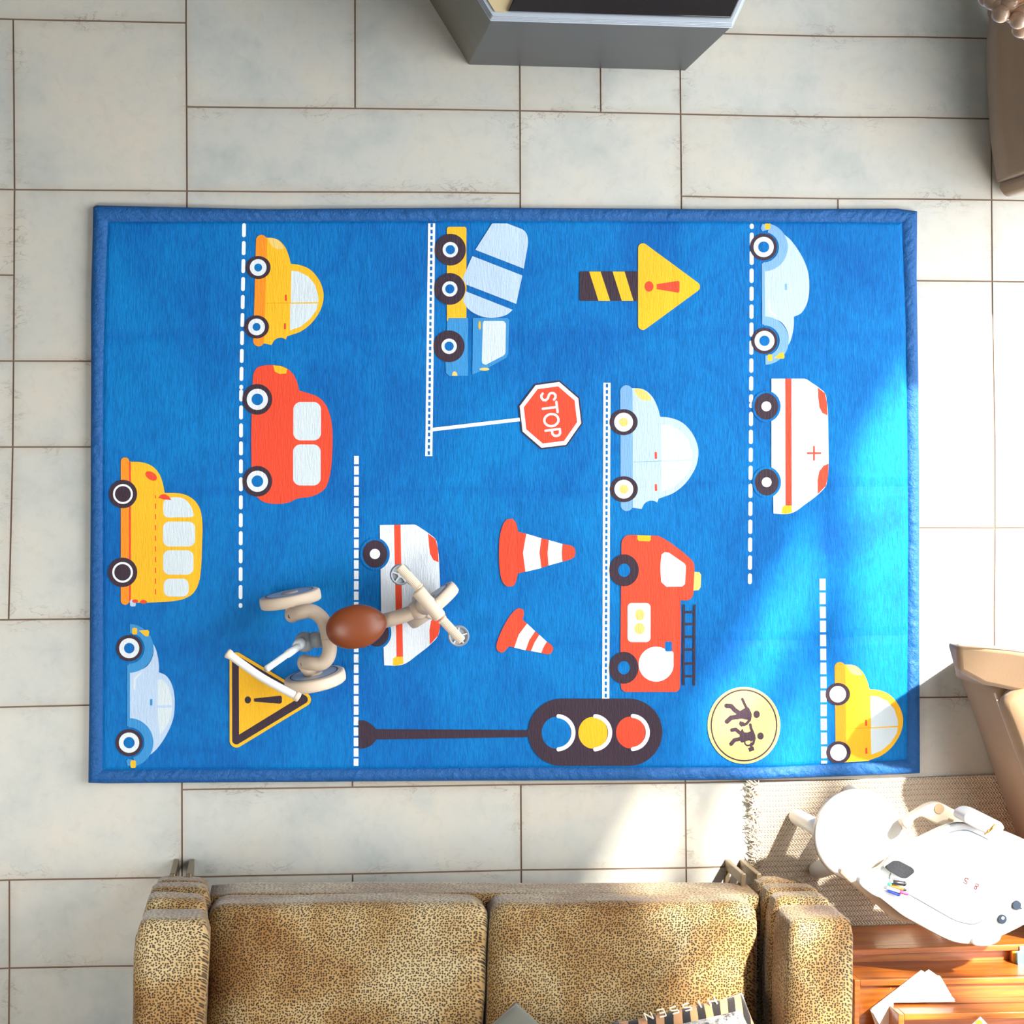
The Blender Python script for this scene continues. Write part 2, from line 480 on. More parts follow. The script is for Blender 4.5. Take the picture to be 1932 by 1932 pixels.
def build_floor():
    bm = bmesh.new()
    col = bm.loops.layers.float_color.new('tint')
    fa = bm.verts.layers.float_vector.new('edge_a')
    fb = bm.verts.layers.float_vector.new('edge_b')
    G = .0019
    for a, b, c, d in TILES:
        # sides follow the slightly wavering joints
        nx, ny = max(1, c - a), max(1, d - b)
        P = [[lat(a + (c - a) * x / nx, b + (d - b) * y / ny) for x in range(nx + 1)] for y in range(ny + 1)]
        x0, x1, y1, y0 = P[0][0].x, P[0][-1].x, P[0][0].y, P[-1][0].y
        W_, H_ = x1 - x0, y1 - y0
        tn = rt.uniform(.93, 1.04); warm = rt.uniform(-.02, .02)
        V = []
        for y in range(ny + 1):
            r = []
            for x in range(nx + 1):
                p = P[y][x].copy()
                p.x += G if x == 0 else (-G if x == nx else 0)
                p.y += -G if y == 0 else (G if y == ny else 0)
                v = bm.verts.new(p)
                u_, v_ = W_ * x / nx, H_ * y / ny
                v[fa] = (u_, v_, 0); v[fb] = (W_ - u_, H_ - v_, 0)
                r.append(v)
            V.append(r)
        for y in range(ny):
            for x in range(nx):
                f = bm.faces.new((V[y][x], V[y + 1][x], V[y + 1][x + 1], V[y][x + 1]))
                for l in f.loops: l[col] = (tn + warm, tn, tn - warm, 1)
        rim = [V[0][x] for x in range(nx + 1)] + [V[y][nx] for y in range(1, ny + 1)] + [V[ny][x] for x in range(nx - 1, -1, -1)] + [V[y][0] for y in range(ny - 1, 0, -1)]
        low = [bm.verts.new(v.co - Vector((0, 0, .003))) for v in rim]
        for k in range(len(rim)):
            f = bm.faces.new((rim[k], rim[(k + 1) % len(rim)], low[(k + 1) % len(rim)], low[k])); f.material_index = 1
    q = [lat(I0, J1), lat(I1, J1), lat(I1, J0), lat(I0, J0)]
    top = [Vector((p.x, p.y, -.0022)) for p in q]; bot = [Vector((p.x, p.y, -.06)) for p in q]
    n = len(bm.faces)
    prism(bm, top, bot)
    bm.faces.ensure_lookup_table()
    for f in bm.faces[n:]: f.material_index = 1
    o = bm_obj('floor', bm, M_FLOOR, recalc=False)
    tag(o, 'floor of large pale grey glazed tiles with thin brown joints', 'floor', kind='structure')
build_floor()

# ------------------------------------------------------------------ room: ceiling and the tall window wall on the right
def build_room():
    bm = bmesh.new()
    box(bm, (.6, 2.3, 5.16), (4.6, 12.6, .2))
    o = bm_obj('ceiling', bm, M_WALL); tag(o, 'plain white ceiling of the high room', 'ceiling', kind='structure')
    YA, YB, Z0, Z1 = -1.9, 2.5, .35, 4.95
    bm = bmesh.new()
    t = .16
    box(bm, (WX + t / 2, (YB + 9) / 2, 2.5), (t, 9 - YB, 5.1))
    box(bm, (WX + t / 2, (YA - 4) / 2, 2.5), (t, 4 + YA, 5.1))
    box(bm, (WX + t / 2, (YA + YB) / 2, Z0 / 2), (t, YB - YA, Z0))
    box(bm, (WX + t / 2, (YA + YB) / 2, (Z1 + 5.06) / 2), (t, YB - YA, 5.06 - Z1))
    o = bm_obj('wall_right', bm, M_WALL); tag(o, 'white wall around the tall window', 'wall', kind='structure')
    bm = bmesh.new()
    for y in (YA + .03, -.75, .45, YB - .03):
        box(bm, (WX + .08, y, (Z0 + Z1) / 2), (.07, .05, Z1 - Z0))
    for y in (-1.3, -.3, 1.0, 1.33, 1.70, 2.12):
        box(bm, (WX + .08, y, (3.3 + Z1) / 2), (.06, .05, Z1 - 3.3))
    for z in (Z0 + .03, 3.3, 4.1, Z1 - .03):
        box(bm, (WX + .08, (YA + YB) / 2, z), (.065, YB - YA, .05))
    o = bm_obj('window_1', bm, M_WHITE); tag(o, 'tall window frame with many mullions on the right', 'window', kind='structure')
build_room()

# ------------------------------------------------------------------ play rug
def crop(x0, y0, s):
    return lambda pts: [(x0 + s * x, y0 + s * y) for x, y in pts]
C0 = crop(400, 1000, .26915); C1 = crop(160, 380, .2588); C2 = crop(660, 380, .2588); C3 = crop(1080, 380, .2588)
C4 = crop(1340, 380, .3209); C5 = crop(160, 840, .3313); C6 = crop(640, 860, .321); C7 = crop(1100, 860, .3209); C8 = crop(1300, 1000, .2484)
FULL = lambda p: p
RZ = .019
BLUE = (0, 109, 181)
PAL = {'blue': BLUE, 'white': (222, 228, 234), 'pale': (182, 204, 230), 'ice': (208, 220, 226), 'mid': (52, 140, 202), 'sky': (120, 166, 216),
       'red': (232, 72, 42), 'orange': (244, 142, 26), 'yellow': (242, 182, 28), 'cream': (238, 200, 112), 'dark': (54, 36, 50), 'snow': (236, 240, 244)}
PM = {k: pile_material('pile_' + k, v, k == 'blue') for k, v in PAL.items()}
PKEY = list(PM)
PRN = []     # (colour, [pixel points])

CLIP = [(206, 421), (1699, 422), (1709, 800), (1711, 1000), (1708, 1431), (1600, 1438), (1450, 1446), (196, 1450), (196, 900), (198, 700)]
def clip(pts):
    out = list(pts)
    for a, b in zip(CLIP, CLIP[1:] + CLIP[:1]):
        side = lambda p: (b[0] - a[0]) * (p[1] - a[1]) - (b[1] - a[1]) * (p[0] - a[0])
        if all(side(p) >= 0 for p in out): continue
        new = []
        for p, q in zip(out, out[1:] + out[:1]):
            sp, sq = side(p), side(q)
            if sp >= 0: new.append(p)
            if (sp >= 0) != (sq >= 0):
                t = sp / (sp - sq); new.append((p[0] + (q[0] - p[0]) * t, p[1] + (q[1] - p[1]) * t))
        out = new
        if not out: break
    return out
def ease(pts):
    """rounds the soft bends of an outline and keeps its true corners"""
    n = len(pts)
    if n < 8 or n > 36: return pts
    V = [Vector(p) for p in pts]
    D = [(V[(i + 1) % n] - V[i]) for i in range(n)]
    if min(d.length for d in D) < .05: return pts
    L = [d.length for d in D]; U = [d.normalized() for d in D]
    out = []
    def tan(i, seg, start):
        # direction of the outline at vertex i as seen from segment seg
        a, b = U[i - 1], U[i]
        if a.dot(b) < .76: return U[seg]
        if L[i - 1] > 2.5 * L[i]: return a
        if L[i] > 2.5 * L[i - 1]: return b
        t = (a + b)
        return t.normalized()
    for i in range(n):
        p, q = V[i], V[(i + 1) % n]
        t0, t1 = tan(i, i, True) * L[i], tan((i + 1) % n, i, False) * L[i]
        k = 5 if L[i] > 3 else 2
        for j in range(k):
            t = j / k
            h = (2 * t ** 3 - 3 * t * t + 1, t ** 3 - 2 * t * t + t, -2 * t ** 3 + 3 * t * t, t ** 3 - t * t)
            z = p * h[0] + t0 * h[1] + q * h[2] + t1 * h[3]
            out.append((z.x, z.y))
    return out
def P(col, pts, sm=0):
    if sm:
        n = len(pts); out = []
        for i in range(n):
            a, b, c, d = (Vector(pts[(i + k) % n]) for k in (-1, 0, 1, 2))
            for j in range(sm):
                t = j / sm
                q = .5 * ((2 * b) + (c - a) * t + (2 * a - 5 * b + 4 * c - d) * t * t + (3 * b - a - 3 * c + d) * t ** 3)
                out.append((q.x, q.y))
        pts = out
    PRN.append((col, clip(ease(pts))))
def circ(c, rx, ry=None, n=40, rot=0):
    ry = ry or rx; cr, sr = math.cos(rot), math.sin(rot)
    return [(c[0] + rx * math.cos(a) * cr - ry * math.sin(a) * sr, c[1] + rx * math.cos(a) * sr + ry * math.sin(a) * cr)
            for a in [2 * math.pi * i / n for i in range(n)]]
def caps(a, b, r, n=10):
    t = math.atan2(b[1] - a[1], b[0] - a[0])
    return [(a[0] + r * math.cos(t + math.pi / 2 + math.pi * i / n), a[1] + r * math.sin(t + math.pi / 2 + math.pi * i / n)) for i in range(n + 1)] + \
           [(b[0] + r * math.cos(t - math.pi / 2 + math.pi * i / n), b[1] + r * math.sin(t - math.pi / 2 + math.pi * i / n)) for i in range(n + 1)]
def bar(a, b, w_):
    d = Vector((b[0] - a[0], b[1] - a[1])).normalized(); n = Vector((-d.y, d.x)) * w_ / 2
    return [(a[0] + n.x, a[1] + n.y), (b[0] + n.x, b[1] + n.y), (b[0] - n.x, b[1] - n.y), (a[0] - n.x, a[1] - n.y)]
def rr(x0, y0, x1, y1, r):
    out = []
    for cx, cy, a0 in ((x1 - r, y0 + r, -90), (x1 - r, y1 - r, 0), (x0 + r, y1 - r, 90), (x0 + r, y0 + r, 180)):
        out += [(cx + r * math.cos(math.radians(a0 + 15 * k)), cy + r * math.sin(math.radians(a0 + 15 * k))) for k in range(7)]
    return out
def arc(c, r, w_, a0, a1, n=24):
    A = [math.radians(a0 + (a1 - a0) * i / n) for i in range(n + 1)]
    return [(c[0] + (r + w_ / 2) * math.cos(a), c[1] + (r + w_ / 2) * math.sin(a)) for a in A] + \
           [(c[0] + (r - w_ / 2) * math.cos(a), c[1] + (r - w_ / 2) * math.sin(a)) for a in A[::-1]]
def hull(circles):
    pts = sorted(q for c, r in circles for q in circ(c, r, n=28))
    def half(ps):
        o = []
        for p in ps:
            while len(o) > 1 and (o[-1][0] - o[-2][0]) * (p[1] - o[-2][1]) - (o[-1][1] - o[-2][1]) * (p[0] - o[-2][0]) <= 0: o.pop()
            o.append(p)
        return o
    return half(pts)[:-1] + half(pts[::-1])[:-1]
def stroke(T, col, pts, w_):
    """round-ended line through several points"""
    for a, b in zip(pts, pts[1:]):
        P(col, T(caps(a, b, w_ / 2, 6)))
def sim(s0, s1, d0, d1, flip=False):
    """turns a motif drawn around s0-s1 into the copy around d0-d1"""
    a = complex(s1[0] - s0[0], s1[1] - s0[1]); b = complex(d1[0] - d0[0], d1[1] - d0[1])
    if flip: k = b / a.conjugate()
    else: k = b / a
    def T(pts):
        out = []
        for x, y in pts:
            z = complex(x - s0[0], y - s0[1])
            z = (z.conjugate() if flip else z) * k
            out.append((d0[0] + z.real, d0[1] + z.imag))
        return out
    return T
def wheel(T, c, r, mid, hub, ry=None, cols=('dark', 'white', 'blue')):
    P(cols[0], T(circ(c, r, ry)))
    P(cols[1], T(circ(c, mid)))
    if hub: P(cols[2], T(circ(c, hub)))

def dashes(a, b, period, ln, w_, rnd=True, first=0.0):
    L = math.hypot(b[0] - a[0], b[1] - a[1]); dx, dy = (b[0] - a[0]) / L, (b[1] - a[1]) / L
    t = first
    while t < L:
        e = min(t + ln, L); s = max(t, 0)
        if e - s > 2:
            p, q = (a[0] + dx * s, a[1] + dy * s), (a[0] + dx * e, a[1] + dy * e)
            if rnd and e - s > w_ + 1:
                P('snow', caps((p[0] + dx * w_ / 2, p[1] + dy * w_ / 2), (q[0] - dx * w_ / 2, q[1] - dy * w_ / 2), w_ / 2, 5))
            else:
                P('snow', bar(p, q, w_))
        t += period
# road lines
for a, b, f in (((460.6, 421), (455, 735), -5), ((455, 735), (453.8, 1147), 0)):
    dashes(a, b, 33.9, 26.5, 7, True, 0 if f else -4)
dashes((1418.4, 422), (1417.2, 760), 33.9, 27, 7.4, True, -17)
dashes((1417.2, 760), (1414.8, 1102), 33.9, 27, 7.4, True, -17)
dashes((672.5, 860), (671.8, 1445), 19.7, 15.9, 8.8, False, 0)
dashes((1552, 1092), (1555, 1442), 26.4, 21.4, 11, False, 0)
for a, b, n_ in (((814.5, 419.5), (809, 860.5), 38), ((1145.2, 722), (1142.9, 1318), 52)):
    P('snow', bar(a, b, 13.4))
    for k in range(n_):
        t = (k + .5) / n_
        c = (a[0] + (b[0] - a[0]) * t, a[1] + (b[1] - a[1]) * t)
        P('blue', bar((c[0], c[1] - 3.6), (c[0], c[1] + 3.6), 4.4))

def taxi(T, body='yellow', low='orange', lamp='cream', win='ice', acc='red', line='orange', hub='blue'):
    P(body, T([(1290, 262), (1400, 275), (1455, 325), (1485, 390), (1502, 455), (1560, 462), (1640, 495), (1700, 560), (1735, 640), (1741, 700), (1725, 775),
               (1690, 840), (1640, 900), (1570, 950), (1500, 975), (1475, 983), (1465, 1007), (1440, 995), (1415, 995), (1385, 1010), (1362, 1046), (1290, 1033), (1280, 700)]))
    P(low, T(caps((1288, 284), (1268, 1017), 40)))
    P(lamp, T([(1338, 272), (1385, 272), (1425, 300), (1450, 343), (1400, 346), (1365, 325)]), 4)
    P(win, T([(1505, 505), (1560, 511), (1630, 548), (1680, 610), (1702, 690), (1702, 734), (1502, 738)]))
    P(win, T([(1498, 746), (1700, 744), (1690, 790), (1640, 860), (1570, 915), (1495, 940)]))
    P(line, T(bar((1320, 742), (1502, 740), 4)))
    P(acc, T(rr(1458, 680, 1473, 726, 5))); P(acc, T(rr(1452, 888, 1467, 933, 5)))
    for c in ((1264, 482), (1252, 915)): wheel(T, c, 91, 61, 29, 84, cols=('dark', 'white', hub))
taxi(C1)
S0, S1 = (1264, 482), (1252, 915)
taxi(sim(S0, S1, (1176.6, 796.5), (1177, 923)), 'pale', 'sky', 'cream', 'ice', 'red', 'sky', 'cream')
taxi(sim(S0, S1, (1580.7, 1309.8), (1582, 1419.8)), 'yellow', 'orange', 'cream', 'ice', 'red', 'orange', 'pale')

# red car
P('red', C1([(1225, 1300), (1232, 1250), (1258, 1212), (1300, 1197), (1370, 1193), (1430, 1200), (1480, 1222), (1525, 1268), (1550, 1325), (1562, 1378), (1625, 1397),
             (1690, 1420), (1740, 1460), (1775, 1520), (1797, 1600), (1806, 1700), (1803, 1850), (1795, 1950), (1775, 2040)]) +
  [(613, 922), (590, 936), (560, 941), (545, 948), (510, 950), (492, 944), (480, 930), (475, 908), (474, 820)])
for bx in (rr(553.5, 758.5, 605.5, 831, 14), rr(553, 838.5, 605, 916, 14)): P('ice', bx)
P('yellow', C1([(1373, 1195), (1430, 1200), (1477, 1222), (1468, 1255), (1420, 1258), (1385, 1240)]))
for c in ((485.6, 753.5), (485.6, 908)): wheel(FULL, c, 28, 20, 11, 29)

# school bus
P('yellow', C5([(255, 93), (330, 98), (385, 120), (425, 165), (445, 220), (455, 271), (560, 278), (620, 310), (655, 360), (668, 420), (668, 560), (662, 700), (650, 780),
                (620, 840), (570, 873), (500, 888), (400, 895), (255, 897)]))
P('orange', C5(caps((229, 93), (229, 885), 24)))
P('red', C5(bar((257, 95), (257, 890), 11)))
P('red', C5(circ((378, 175), 37, 22, 24, math.radians(32))))
P('ice', C5([(455, 312), (500, 297), (560, 303), (600, 340), (617, 385), (612, 408), (530, 411), (462, 408), (447, 370)]), 3)
P('ice', C5(rr(445, 435, 628, 577, 38))); P('ice', C5(rr(446, 598, 619, 737, 38))); P('ice', C5(rr(449, 760, 592, 862, 36)))
P('red', C5([(418, 300), (432, 282), (455, 278), (480, 292), (492, 312), (450, 309)]))
for y in (285, 332, 393, 454, 515, 576, 637, 698, 759, 820): P('red', C5(bar((402, y), (403, y + (18 if y == 285 else 30)), 6)))
P('pale', C5(rr(258, 880, 290, 918, 8)))
P('red', C5(circ((287, 888), 18, 10, 20))); P('red', C5(circ((334, 892), 20, 11, 20)))
for c, r in (((217, 278), 81), ((215, 724), 84)):
    wheel(C5, c, r, r * .70, r * .56, cols=('dark', 'snow', 'dark'))

def beetle(T, fend='mid', body='pale', win='ice', acc='mid'):
    P(body, T([(250, 1295), (300, 1285), (350, 1262), (380, 1220), (392, 1170), (380, 1118), (400, 1150), (415, 1200), (422, 1250), (422, 1293), (460, 1310), (490, 1350),
               (508, 1410), (512, 1480), (505, 1550), (480, 1620), (440, 1690), (405, 1735), (370, 1765), (388, 1700), (375, 1640), (340, 1598), (290, 1578), (250, 1575)]))
    P(fend, T(bar((249, 1250), (249, 1600), 17)))
    P(fend, T(arc((253, 1157), 113, 52, -88, 92))); P(fend, T(arc((252, 1693), 113, 52, -92, 74)))
    P(fend, T([(236, 1800), (245, 1785), (290, 1795), (330, 1790), (290, 1820), (245, 1826)]))
    P(fend, T(caps((268, 1064), (300, 1066), 9)))
    P(win, T([(415, 1335), (445, 1335), (480, 1380), (495, 1440), (497, 1480), (415, 1482)]))
    P(win, T([(415, 1495), (497, 1495), (490, 1550), (460, 1610), (430, 1650), (415, 1560)]))
    P(acc, T(rr(371, 1445, 385, 1483, 6)))
    stroke(T, 'ice', [(282, 1388), (284, 1330), (318, 1298)], 11)
    P('yellow', T(rr(270, 1040, 298, 1078, 8))); P('yellow', T([(308, 1056), (360, 1052), (368, 1062), (362, 1088), (345, 1088)]))
    P('yellow', T(rr(260, 1795, 291, 1838, 9)))
    wheel(T, (253, 1156), 75, 57, 30); wheel(T, (252, 1694), 77, 58, 32)
beetle(C5)
beetle(sim((253, 1156), (252, 1694), (1442.4, 643), (1440.8, 466), True), 'sky', 'pale', 'pale', 'sky')

# concrete mixer
P('yellow', C2(rr(708, 185, 850, 885, 18)))
P('mid', C2([(710, 885), (862, 850), (862, 1272), (725, 1272), (700, 1250), (697, 1170), (705, 1000)]))
P('mid', C2([(708, 885), (720, 850), (862, 850), (862, 1272), (720, 1272)]))
P('mid', C2([(897, 850), (1150, 850), (1162, 862), (1155, 1110), (1140, 1140), (1000, 1218), (893, 1262)]))
P('pale', C2([(915, 353), (1030, 172), (1050, 152), (1075, 148), (1120, 150), (1250, 200), (1285, 230), (1298, 275), (1296, 330), (1268, 490)]))
P('pale', C2([(893, 398), (1258, 540), (1213, 747), (845, 605), (822, 562)]))
P('pale', C2([(845, 655), (1187, 790), (1150, 822), (1080, 845), (1000, 847), (920, 822), (860, 780), (826, 725)]))
P('ice', C2([(978, 871), (1115, 871), (1138, 890), (1135, 1095), (1118, 1125), (990, 1192), (966, 1180), (963, 1150), (970, 885)]))
P('yellow', C2(circ((947, 903), 9, 32, 20))); P('cream', C2(circ((982, 1223), 36, 11, 20)))
P('cream', C2([(745, 1272), (750, 1245), (765, 1237), (780, 1248), (785, 1272)]))
for c in ((733, 352), (729, 638), (724, 1056)): wheel(C2, c, 113, 56, 34, 116)

# stop sign
P('snow', C2(bar((600, 1664), (1262, 1587), 26)))
OC = [(1350, 1330), (1530, 1305), (1675, 1430), (1697, 1620), (1582, 1785), (1395, 1808), (1250, 1683), (1228, 1490)]
def scaled(pts, k):
    cx = sum(p[0] for p in pts) / len(pts); cy = sum(p[1] for p in pts) / len(pts)
    return [(cx + (x - cx) * k, cy + (y - cy) * k) for x, y in pts]
P('dark', C2(OC)); P('snow', C2(scaled(OC, .955))); P('red', C2(scaled(OC, .83)))
def letters():
    # each glyph on a 0..1 wide, 0..1 high box
    g = {'S': [[(.92, .86), (.7, .98), (.4, 1), (.15, .88), (.1, .7), (.25, .57), (.7, .43), (.88, .28), (.8, .1), (.5, 0), (.25, .01), (.05, .12)]],
         'T': [[(0, 1), (1, 1)], [(.5, 1), (.5, 0)]],
         'O': [[(.5 + .5 * math.cos(a), .5 + .5 * math.sin(a)) for a in [2 * math.pi * k / 16 for k in range(17)]]],
         'P': [[(.1, 0), (.1, 1)], [(.1, 1), (.6, 1), (.85, .9), (.93, .73), (.85, .55), (.6, .45), (.1, .45)]]}
    o = (1018.2, 740.5)
    d = Vector((.125, .992)); u = Vector((.992, -.125))
    for ch, s, wd in (('S', 2, 16), ('T', 21.5, 19.5), ('O', 43, 23), ('P', 71.5, 15)):
        for ln in g[ch]:
            pts = [(o[0] + d.x * (s + wd * x) + u.x * (2 + 27 * y), o[1] + d.y * (s + wd * x) + u.y * (2 + 27 * y)) for x, y in ln]
            stroke(FULL, 'snow', pts, 4.3)
letters()

# striped post and warning triangle
P('dark', C3(rr(52, 510, 490, 725, 10)))
P('yellow', C3([(122, 511), (205, 511), (275, 725), (190, 725)])); P('yellow', C3([(293, 511), (380, 511), (445, 725), (360, 725)]))
P('yellow', C3(hull([((514, 340), 35), ((514, 902), 35), ((893, 622), 37)])))
P('red', C3(circ((558, 620), 33, 38))); P('red', C3([(614, 603), (770, 579), (781, 586), (781, 656), (772, 666), (614, 640)]))

def ambulance(T):
    P('white', T([(360, 1042), (550, 1042), (600, 1068), (645, 1100), (675, 1128), (686, 1180), (692, 1250), (696, 1450), (696, 1560), (688, 1640), (680, 1672), (640, 1718),
                  (560, 1780), (490, 1828), (445, 1838), (372, 1835), (370, 1735), (360, 1700)]))
    P('red', T(bar((459, 1042), (461, 1790), 37)))
    P('yellow', T([(420, 1836), (422, 1800), (435, 1788), (478, 1788), (482, 1828), (445, 1838)]))
    P('red', T([(632, 1094), (675, 1128), (686, 1180), (690, 1258), (660, 1245), (642, 1210), (636, 1160)]))
    P('red', T([(696, 1542), (692, 1620), (680, 1672), (632, 1722), (631, 1640), (640, 1590), (665, 1555)]))
    P('red', T(bar((568, 1480), (652, 1480), 11))); P('red', T(bar((610, 1438), (610, 1524), 11)))
    for c in ((330, 1205), (332, 1651)):
        P('blue', T(circ(c, 84, 92)))
        wheel(T, c, 70, 29, 0, 78, cols=('dark', 'snow', 'blue'))
ambulance(C4)
ambulance(sim((330, 1205), (332, 1651), (707.4, 1045.2), (710.5, 1194)))

def cone(T):
    P('red', T([(965, 400), (985, 373), (1020, 370), (1038, 392), (1052, 446), (1100, 458), (1084, 570), (1095, 680), (1050, 692), (1036, 748), (1020, 767), (985, 768),
                (962, 745), (945, 680), (939, 570), (945, 470)]))
    P('snow', T([(1100, 458), (1188, 484), (1177, 570), (1188, 660), (1095, 682), (1080, 570)]))
    P('red', T([(1188, 484), (1232, 495), (1225, 570), (1230, 645), (1188, 658), (1177, 570)]))
    P('snow', T([(1232, 495), (1312, 518), (1308, 570), (1312, 622), (1230, 645), (1225, 570)]))
    P('red', T([(1312, 518), (1365, 529), (1384, 545), (1388, 568), (1384, 592), (1365, 606), (1312, 622), (1308, 570)]))
cone(C6)
b0, b1 = C6([(966, 1006), (1252, 1150)])
cone(sim((940, 570), (1388, 570), b0, b1))

# fire engine
P('red', C7([(226, 520), (235, 488), (255, 470), (290, 465), (430, 470), (480, 490), (560, 545), (620, 595), (648, 625), (655, 665), (652, 780), (642, 830), (622, 847), (572, 849),
             (576, 1000), (573, 1200), (570, 1365), (550, 1388), (250, 1388), (226, 1372), (218, 1300), (222, 900)]))
P('yellow', C7([(320, 466), (398, 469), (398, 495), (390, 503), (328, 500), (320, 490)]))
P('cream', C7([(655, 682), (684, 684), (695, 700), (692, 772), (680, 790), (649, 793)]))
P('snow', C7([(462, 580), (480, 566), (510, 573), (590, 628), (605, 655), (600, 750), (582, 769), (490, 770), (460, 742), (455, 650)]))
P('snow', C7(rr(262, 865, 397, 1095, 26))); P('cream', C7(circ((333, 935), 28, 33))); P('cream', C7(circ((332, 1016), 31, 33)))
P('snow', C7(circ((430, 1225), 103))); P('snow', C7(rr(470, 1150, 532, 1230, 10))); P('blue', C7(rr(482, 1092, 523, 1150, 10)))
for c in ((242, 673), (240, 1246)):
    P('dark', C7(circ(c, 86, 94))); P('blue', C7(circ(c, 35, 39)))
for x in (593, 656): P('dark', C7(bar((x, 874), (x - 2, 1350), 12)))
for y in (920, 990, 1065, 1140, 1222, 1297): P('dark', C7(bar((590, y), (658, y - 2), 13)))

# traffic light
P('dark', C6([(115, 1555), (150, 1557), (190, 1580), (218, 1607), (1125, 1612), (1125, 1653), (218, 1667), (190, 1700), (150, 1718), (117, 1720)]))
P('dark', caps((1060, 1381.5), (1186, 1381.5), 63.5, 24))
for c, k in (((1049.5, 1382.5), 'blue'), ((1118.8, 1382.5), 'yellow'), ((1189.8, 1382), 'red')):
    P(k, circ(c, 27.5, 30)); 
    P('snow', arc((c[0] + 1, c[1]), 31.5, 7.6, -84, 84))
    for sg in (-1, 1): P('snow', circ((c[0] + 1 + 31.5 * math.cos(math.radians(84)), c[1] + sg * 31.5 * math.sin(math.radians(84))), 3.8, n=16))

# children crossing roundel
P('cream', circ((1403.6, 1368.6), 68.6, 72.4, 64))
P('dark', arc((0, 0), 1, .03, 0, 360, 2))
PRN.pop()
P('dark', [(1403.6 + 63.2 * math.cos(a), 1368.6 + 68.2 * math.sin(a)) for a in [2 * math.pi * k / 64 for k in range(65)]])
P('cream', [(1403.6 + 60.2 * math.cos(a), 1368.6 + 65.2 * math.sin(a)) for a in [2 * math.pi * k / 64 for k in range(64)]])
P('dark', C8(circ((513, 1400), 25, 29))); P('dark', C8(circ((543, 1565), 25, 28)))
P('dark', C8([(360, 1395), (440, 1345), (465, 1370), (476, 1400), (468, 1440), (430, 1440), (360, 1420)]), 3)
stroke(C8, 'dark', [(405, 1285), (425, 1330), (448, 1372)], 22)
stroke(C8, 'dark', [(285, 1335), (320, 1338), (350, 1370), (395, 1400)], 36)
stroke(C8, 'dark', [(288, 1455), (320, 1425), (370, 1420), (410, 1412)], 36)
stroke(C8, 'dark', [(466, 1400), (462, 1440), (440, 1468), (415, 1482)], 22)
P('dark', C8([(385, 1450), (420, 1460), (418, 1490), (395, 1495), (378, 1475)]))
P('dark', C8([(385, 1545), (405, 1510), (420, 1535), (450, 1535), (470, 1528), (498, 1545), (505, 1575), (490, 1600), (450, 1600), (400, 1615), (385, 1590)]), 3)
stroke(C8, 'dark', [(325, 1520), (355, 1515), (385, 1540)], 29)
stroke(C8, 'dark', [(320, 1625), (345, 1595), (400, 1585)], 31)
stroke(C8, 'dark', [(465, 1478), (472, 1510), (488, 1545)], 22)
P('dark', C8(arc((448, 1612), 25, 13, 0, 350, 20)))
stroke(C8, 'dark', [(498, 1580), (488, 1620), (470, 1640)], 20)
P('dark', C8([(448, 1655), (488, 1642), (498, 1672), (458, 1686)]))

# triangular warning sign under the tricycle
TR = [(171, 905), (172, 1477), (646, 1188)]
P('yellow', C0(hull([(c, 48) for c in TR])))
P('dark', C0(hull([((TR[0][0] - 1, TR[0][1] + 4), 30), ((TR[1][0] - 1, TR[1][1] - 4), 30), ((TR[2][0] - 4, TR[2][1]), 30)])))
P('yellow', C0([(188, 945), (190, 1434), (584, 1192)]))
P('dark', C0(circ((251, 1191), 22, 25))); P('dark', C0([(293, 1181), (480, 1161), (490, 1170), (490, 1208), (478, 1218), (295, 1203)]))

OUT = {'t': [(177, 392), (184, 389), (500, 396), (900, 393), (1350, 396), (1690, 395), (1727, 400)],
       'r': [(1727, 400), (1726, 520), (1729, 700), (1731, 900), (1731, 1200), (1732, 1457)],
       'b': [(1732, 1457), (1690, 1459), (1500, 1466), (1400, 1470), (900, 1471), (600, 1473), (200, 1476), (168, 1475)],
       'l': [(168, 1475), (170, 1300), (172, 1000), (173, 700), (173, 560), (176, 450), (177, 392)]}
INN = {'t': [(206, 421), (500, 420), (900, 419), (1350, 420), (1699, 422)],
       'r': [(1699, 422), (1706, 600), (1709, 800), (1711, 1000), (1710, 1200), (1708, 1431)],
       'b': [(1708, 1431), (1600, 1438), (1450, 1446), (1000, 1446), (600, 1449), (196, 1450)],
       'l': [(196, 1450), (197, 1200), (196, 900), (197, 700), (201, 550), (206, 421)]}
def resample(pts, n):
    pts = [Vector((p[0], p[1], 0)) for p in pts]
    L = [0]
    for a, b in zip(pts, pts[1:]): L.append(L[-1] + (b - a).length)
    out = []; k = 0
    for i in range(n):
        t = L[-1] * i / (n - 1)
        while k < len(L) - 2 and L[k + 1] < t: k += 1
        f = (t - L[k]) / max(1e-9, L[k + 1] - L[k])
        q = pts[k].lerp(pts[k + 1], min(1, f)); out.append((q.x, q.y))
    return out

